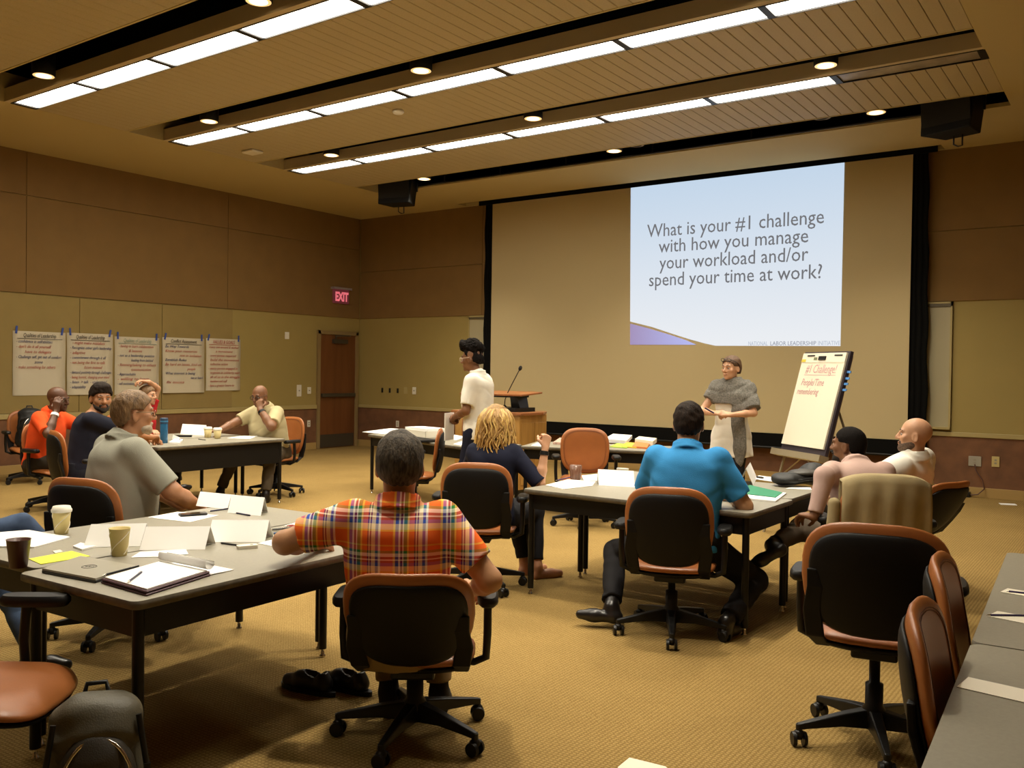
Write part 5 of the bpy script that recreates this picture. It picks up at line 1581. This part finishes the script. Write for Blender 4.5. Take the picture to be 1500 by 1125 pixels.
floor_shoe((-3.27, 2.96), (-.75, -.10), 'black lace-up shoe on the carpet, the nearer to the table legs')
floor_shoe((-3.14, 3.08), (-.75, -.05), 'black lace-up shoe on the carpet, the nearer to the chair base')

# khaki jacket over the pink man's chair back
cp = C['pink']
jk = empty('jacket', cp.location, cp.rotation_euler.z, 'khaki jacket draped over the chair back behind the man in pink', 'jacket')
JM = fabric('khaki_jacket', (.36, .285, .15), .1)
rings = []
rc = math.radians(8)
for i in range(23):
    s = i / 22
    row = []; row2 = []
    for j in range(31):
        u = -1 + 2 * j / 30
        crown = .535 - .055 * abs(u) ** 3.2
        if s < .40:
            t = 1 - s / .40; z = crown - t * .30; y = .060 + .010 * t
        elif s < .5:
            a = (s - .40) / .10 * math.pi / 2; z = crown + .028 * math.sin(a); y = .060 - .055 * (1 - math.cos(a))
        else:
            t = (s - .5) / .5; z = crown + .028 - t * .44; y = -.045 - .03 * min(1, t * 4)
            y += -(.009 * math.sin(u * 13 + .8 * math.sin(t * 3)) + .006 * math.sin(u * 5.3 + 1)) * min(1, t * 3) - .02 * t
        x = u * (.245 + (.02 * (s - .5) if s > .5 else 0))
        y += .055 * u * u
        row.append(Vector((x, -.215 + y * math.cos(rc) - z * math.sin(rc), .425 + z * math.cos(rc) + y * math.sin(rc))))
    rings.append(row)
n_ = len(rings[0])
m = MB(); m.loft(rings, False, True, closed=False)
o = m.build('jacket_cloth', JM, jk)
sd = o.modifiers.new('thickness', 'SOLIDIFY'); sd.thickness = .012; sd.offset = 0
MB().tube([Vector((u * .10, -.30 - .02, .955 - .01 * abs(u))) for u in (-1, -.5, 0, .5, 1)], .018, 8).build('collar', JM, jk)
link('sleeve', sdf_mesh('sleeve', [Cap((-.29, -.27, .80), (-.30, -.29, .50), .035, .042, .02, cut=0.0)], .008, fold_n(.006, 14)), JM, jk)

slab('booklet', 'cream booklet with a brown picture on the carpet at the bottom edge', 'booklet', [(905, 1125), (922, 1111), (975, 1124), (1010, 1160), (930, 1175)], .004, CREAMP, z=.001)

# ------------------------------------------------------------------ lectern
WD = wood('maple', (.40, .205, .045), (.52, .285, .072), 1.6, .4)
WDK = wood('cherry_top', (.27, .095, .028), (.34, .13, .04), 1.6, .35)
le = empty('lectern', (-6.92, 9.56, 0), 0, 'maple lectern with a raised reading desk behind the front tables', 'lectern')
MB().bb(-.52, .52, -.32, .30, .06, 1.0).build('cabinet', WD, le, bevel=.006)
MB().bb(-.50, .50, -.30, .28, 0, .06).build('plinth', BLACK, le)
MB().bb(.522, .530, -.29, .0, .12, .90).build('side_door', WD, le, bevel=.003, seg=1)
MB().bb(.522, .530, .01, .27, .12, .90).build('side_door', WD, le, bevel=.003, seg=1)
MB().bb(-.40, .40, -.328, -.318, .20, .92).build('front_panel', WDK, le)
MB().prism([(-.56, -.36), (.56, -.36), (.60, .10), (.48, .36), (-.48, .36), (-.60, .10)], 1.0, 1.035).build('counter', WDK, le, bevel=.006)
MB().bb(-.46, .40, -.26, .2, 1.035, 1.085).build('riser_base', BLACK, le)
for s in (-1, 1):
    MB().loft([[Vector((s * .30 - .07, -.1, 1.08)), Vector((s * .30 + .07, -.1, 1.08)), Vector((s * .30 + .07, .1, 1.08)), Vector((s * .30 - .07, .1, 1.08))], [Vector((s * .27 - .05, -.12, 1.24)), Vector((s * .27 + .05, -.12, 1.24)), Vector((s * .27 + .05, .12, 1.24)), Vector((s * .27 - .05, .12, 1.24))]], True, False).build('riser_leg', BLACK, le)
MB().box((0, -.02, 1.235), (.34, .16, .018)).build('desk_frame', BLACK, le)
MB().box((0, -.02, 1.265), (.50, .24, .012), R=Matrix.Rotation(.06, 3, 'X')).build('reading_desk', WDK, le, bevel=.005)
mi = empty('gooseneck_microphone', (-6.80, 9.46, 1.086), 0, 'thin black gooseneck microphone on the lectern', 'microphone')
MB().tube([(0, 0, .0), (.01, 0, .10), (.05, 0, .19), (.10, .02, .30), (.19, .05, .48)], .006, 8).build('gooseneck', BLACK, mi)
MB().lathe([(.03, 0), (.03, .012), (.012, .03)], n=14).build('mic_base', BLACK, mi)
MB().ball((.205, .055, .51), (.024, .024, .036), 12, R=Matrix.Rotation(.45, 3, 'Y')).build('mic_head', mat('mic_foam', (.01, .009, .008), .95), mi)

# ------------------------------------------------------------------ flip chart easel
B1 = Vector((-2.92, 8.79, .86)); wv = Vector((.77, -.635, 0)).normalized(); nv = Vector((-.635, -.77, 0)).normalized()
hv = (-nv * .24 + Vector((0, 0, .91)))
hu = hv.normalized(); fn = wv.cross(hu).normalized()
if fn.dot(nv) < 0: fn = -fn
ea = empty('flip_chart_easel', (B1.x, B1.y, 0), label='flip chart on an aluminium easel, headed challenge, beside the woman in the shawl', cat='flip chart')
O = Vector((B1.x, B1.y, 0))
Wd, Hg = .70, hv.length


def fp(u, v, o): return B1 - O + wv * (u * Wd) + hu * (v * Hg) + fn * o


def fbox(name, u0, u1, v0, v1, o0, o1, m_, parent=None):
    return MB().loft([[fp(u0, v0, o0), fp(u1, v0, o0), fp(u1, v1, o0), fp(u0, v1, o0)], [fp(u0, v0, o1), fp(u1, v0, o1), fp(u1, v1, o1), fp(u0, v1, o1)]], True, False).build(name, m_, parent or ea)


EAB = mat('easel_black', (.028, .020, .030), .5)
ALU = mat('aluminium', (.42, .36, .24), .4, .5)
fbox('back_board', -.02, 1.02, -.05, 1.02, -.035, -.002, EAB)
fbox('paper_pad', 0, .985, .02, 1.0, 0, .018, mat('flip_paper', (.80, .75, .60), .8))
fbox('pad_header', 0, .985, .90, 1.0, .018, .021, CREAMP)
fbox('header_stripe', .0, .10, .905, .935, .021, .0225, mat('header_yellow', (.75, .55, .05), .6))
for u in (.12, .74): fbox('clamp_slot', u, u + .17, .965, .98, .021, .024, BLACK)
fbox('clamp', .40, .56, .925, .965, .020, .03, BLACK)
fbox('header_mark', .28, .36, .925, .955, .021, .0225, mat('header_green', (.18, .2, .1), .6))
fbox('tray', -.10, 1.06, -.11, -.045, -.03, .07, ALU)
for k, v in enumerate((.80, .735, .68, .62)):
    fbox('tape_tab', 1.0, 1.10, v, v + .022, -.02, -.012, mat('tape_light_blue', (.06, .22, .55), .5))
feet = [at(1119, 779, Z=0) - O, (at(1119, 779, Z=0) - O) + wv * .80 + Vector((0, 0, 0))]
for f0, u in zip(feet, (.02, .98)):
    MB().tube([f0, fp(u, -.05, -.045), fp(u, .98, -.045)], .014, 8).build('front_leg', ALU, ea)
apex = fp(.5, .95, -.05)
for f1, u in ((-nv * .62 + wv * .10, .2), (-nv * .62 + wv * .70, .8)):
    MB().tube([Vector((f1.x, f1.y, .012)), fp(u, .55, -.06), fp(.5, .95, -.05)], .012, 8).build('rear_leg', ALU, ea)
MB().tube([fp(.05, -.30, -.05), fp(.5, -.06, -.04)], .007, 6).build('brace', ALU, ea)
MB().tube([fp(.95, -.30, -.05), fp(.5, -.06, -.04)], .007, 6).build('brace', ALU, ea)
Rm = Matrix((wv, hu, fn)).transposed()
for s, u, v, size, wd, m_ in (('#1 Challenge!', .15, .79, .12, .70, INKR), ('People/Time', .12, .655, .10, .52, INKR), ('remembering', .07, .56, .09, .50, INKR)):
    text(s, size, mat('pink_marker', (.60, .33, .33), .7), ea, fp(u, v, .0195), Rm.to_euler(), width=wd * Wd, shear=.2, name='writing')
fbox('underline', .14, .86, .765, .770, .0185, .0195, mat('pink_marker', (.5, .2, .2)))

# ------------------------------------------------------------------ shawl, papers in hands
pw2 = P_w2
R2, hp2 = pw2['R'], pw2['hip']
SH = mat('shawl_grey', (.15, .14, .12), .95, var=.35, vscale=70, bump=.5, bscale=150)
sc2 = 1.03
rs_, re_, _w = pw2['rA']; ls_, le_, _w2 = pw2['lA']
Q = [Stack(hp2, R2, V(.28, .34, .40, .46, .52, .565) * sc2, V(.205, .21, .21, .185, .12, .09) * sc2, V(.165, .165, .155, .135, .105, .09) * sc2, V(.0, .0, .0, .0, .01, .012), .03, 2.3, z0=.30 * sc2),
     Cap(rs_, rs_ + (re_ - rs_) * .52, .085, .075, .04, cut=0.0), Cap(ls_, ls_ + (le_ - ls_) * .85, .088, .085, .04, cut=0.0),
     Ell(hp2 + V(-.10, .155, .16), (.072, .035, .26), None, .03), Ell(hp2 + V(-.12, .15, -.10), (.070, .030, .24), None, .03)]
nb2, up2 = pw2['nb'], pw2['up']
Q += [Ring(nb2 + up2 * .012, up2, .076, .030, .018, .02)]
def shpost(P, v):
    q = P - nb2
    z = q @ up2
    rho = np.sqrt(np.maximum((q * q).sum(-1) - z * z, 0))
    v = np.maximum(v, -np.maximum(rho - .058, -.02 - z))
    loc_ = P - hp2
    cut = .36 - .40 * np.clip((loc_[:, 0] + .06) / .20, 0, 1) - loc_[:, 2]      # rises over the right arm, hangs on the left
    return v
link('shawl', sdf_mesh('shawl', Q, .008, folds(.007, 77), shpost), SH, pw2['root'])
m = MB()
hp_ = pw2['hpnt']
for s in (-1, 1):
    m.tube([Vector(hp_(s * .036 + .024 * math.cos(a), .088 - .01 * abs(math.cos(a)), .082 + .016 * math.sin(a))) for a in [2 * math.pi * i / 16 for i in range(17)]], .003, 6)
    m.tube([Vector(hp_(s * .06, .08, .084)), Vector(hp_(s * .088, .02, .06)), Vector(hp_(s * .088, -.02, .03))], .003, 6)
m.tube([Vector(hp_(-.012, .09, .086)), Vector(hp_(.012, .09, .086))], .003, 6)
m.build('sunglasses', GLK, pw2['root'])
tag(MB().cyl(Vector((-3.545, 8.555, 1.165)), Vector((-3.62, 8.50, 1.215)), .008, .008, 10).build('marker', mat('marker_navy', (.02, .02, .08), .4)), 'dark marker held by the woman in the shawl', 'marker')
tag(MB().box((-5.63, 6.90, 1.00), (.004, .105, .135), .25).build('held_paper', PAPER), 'white sheets held by the standing woman in the white shirt', 'papers')
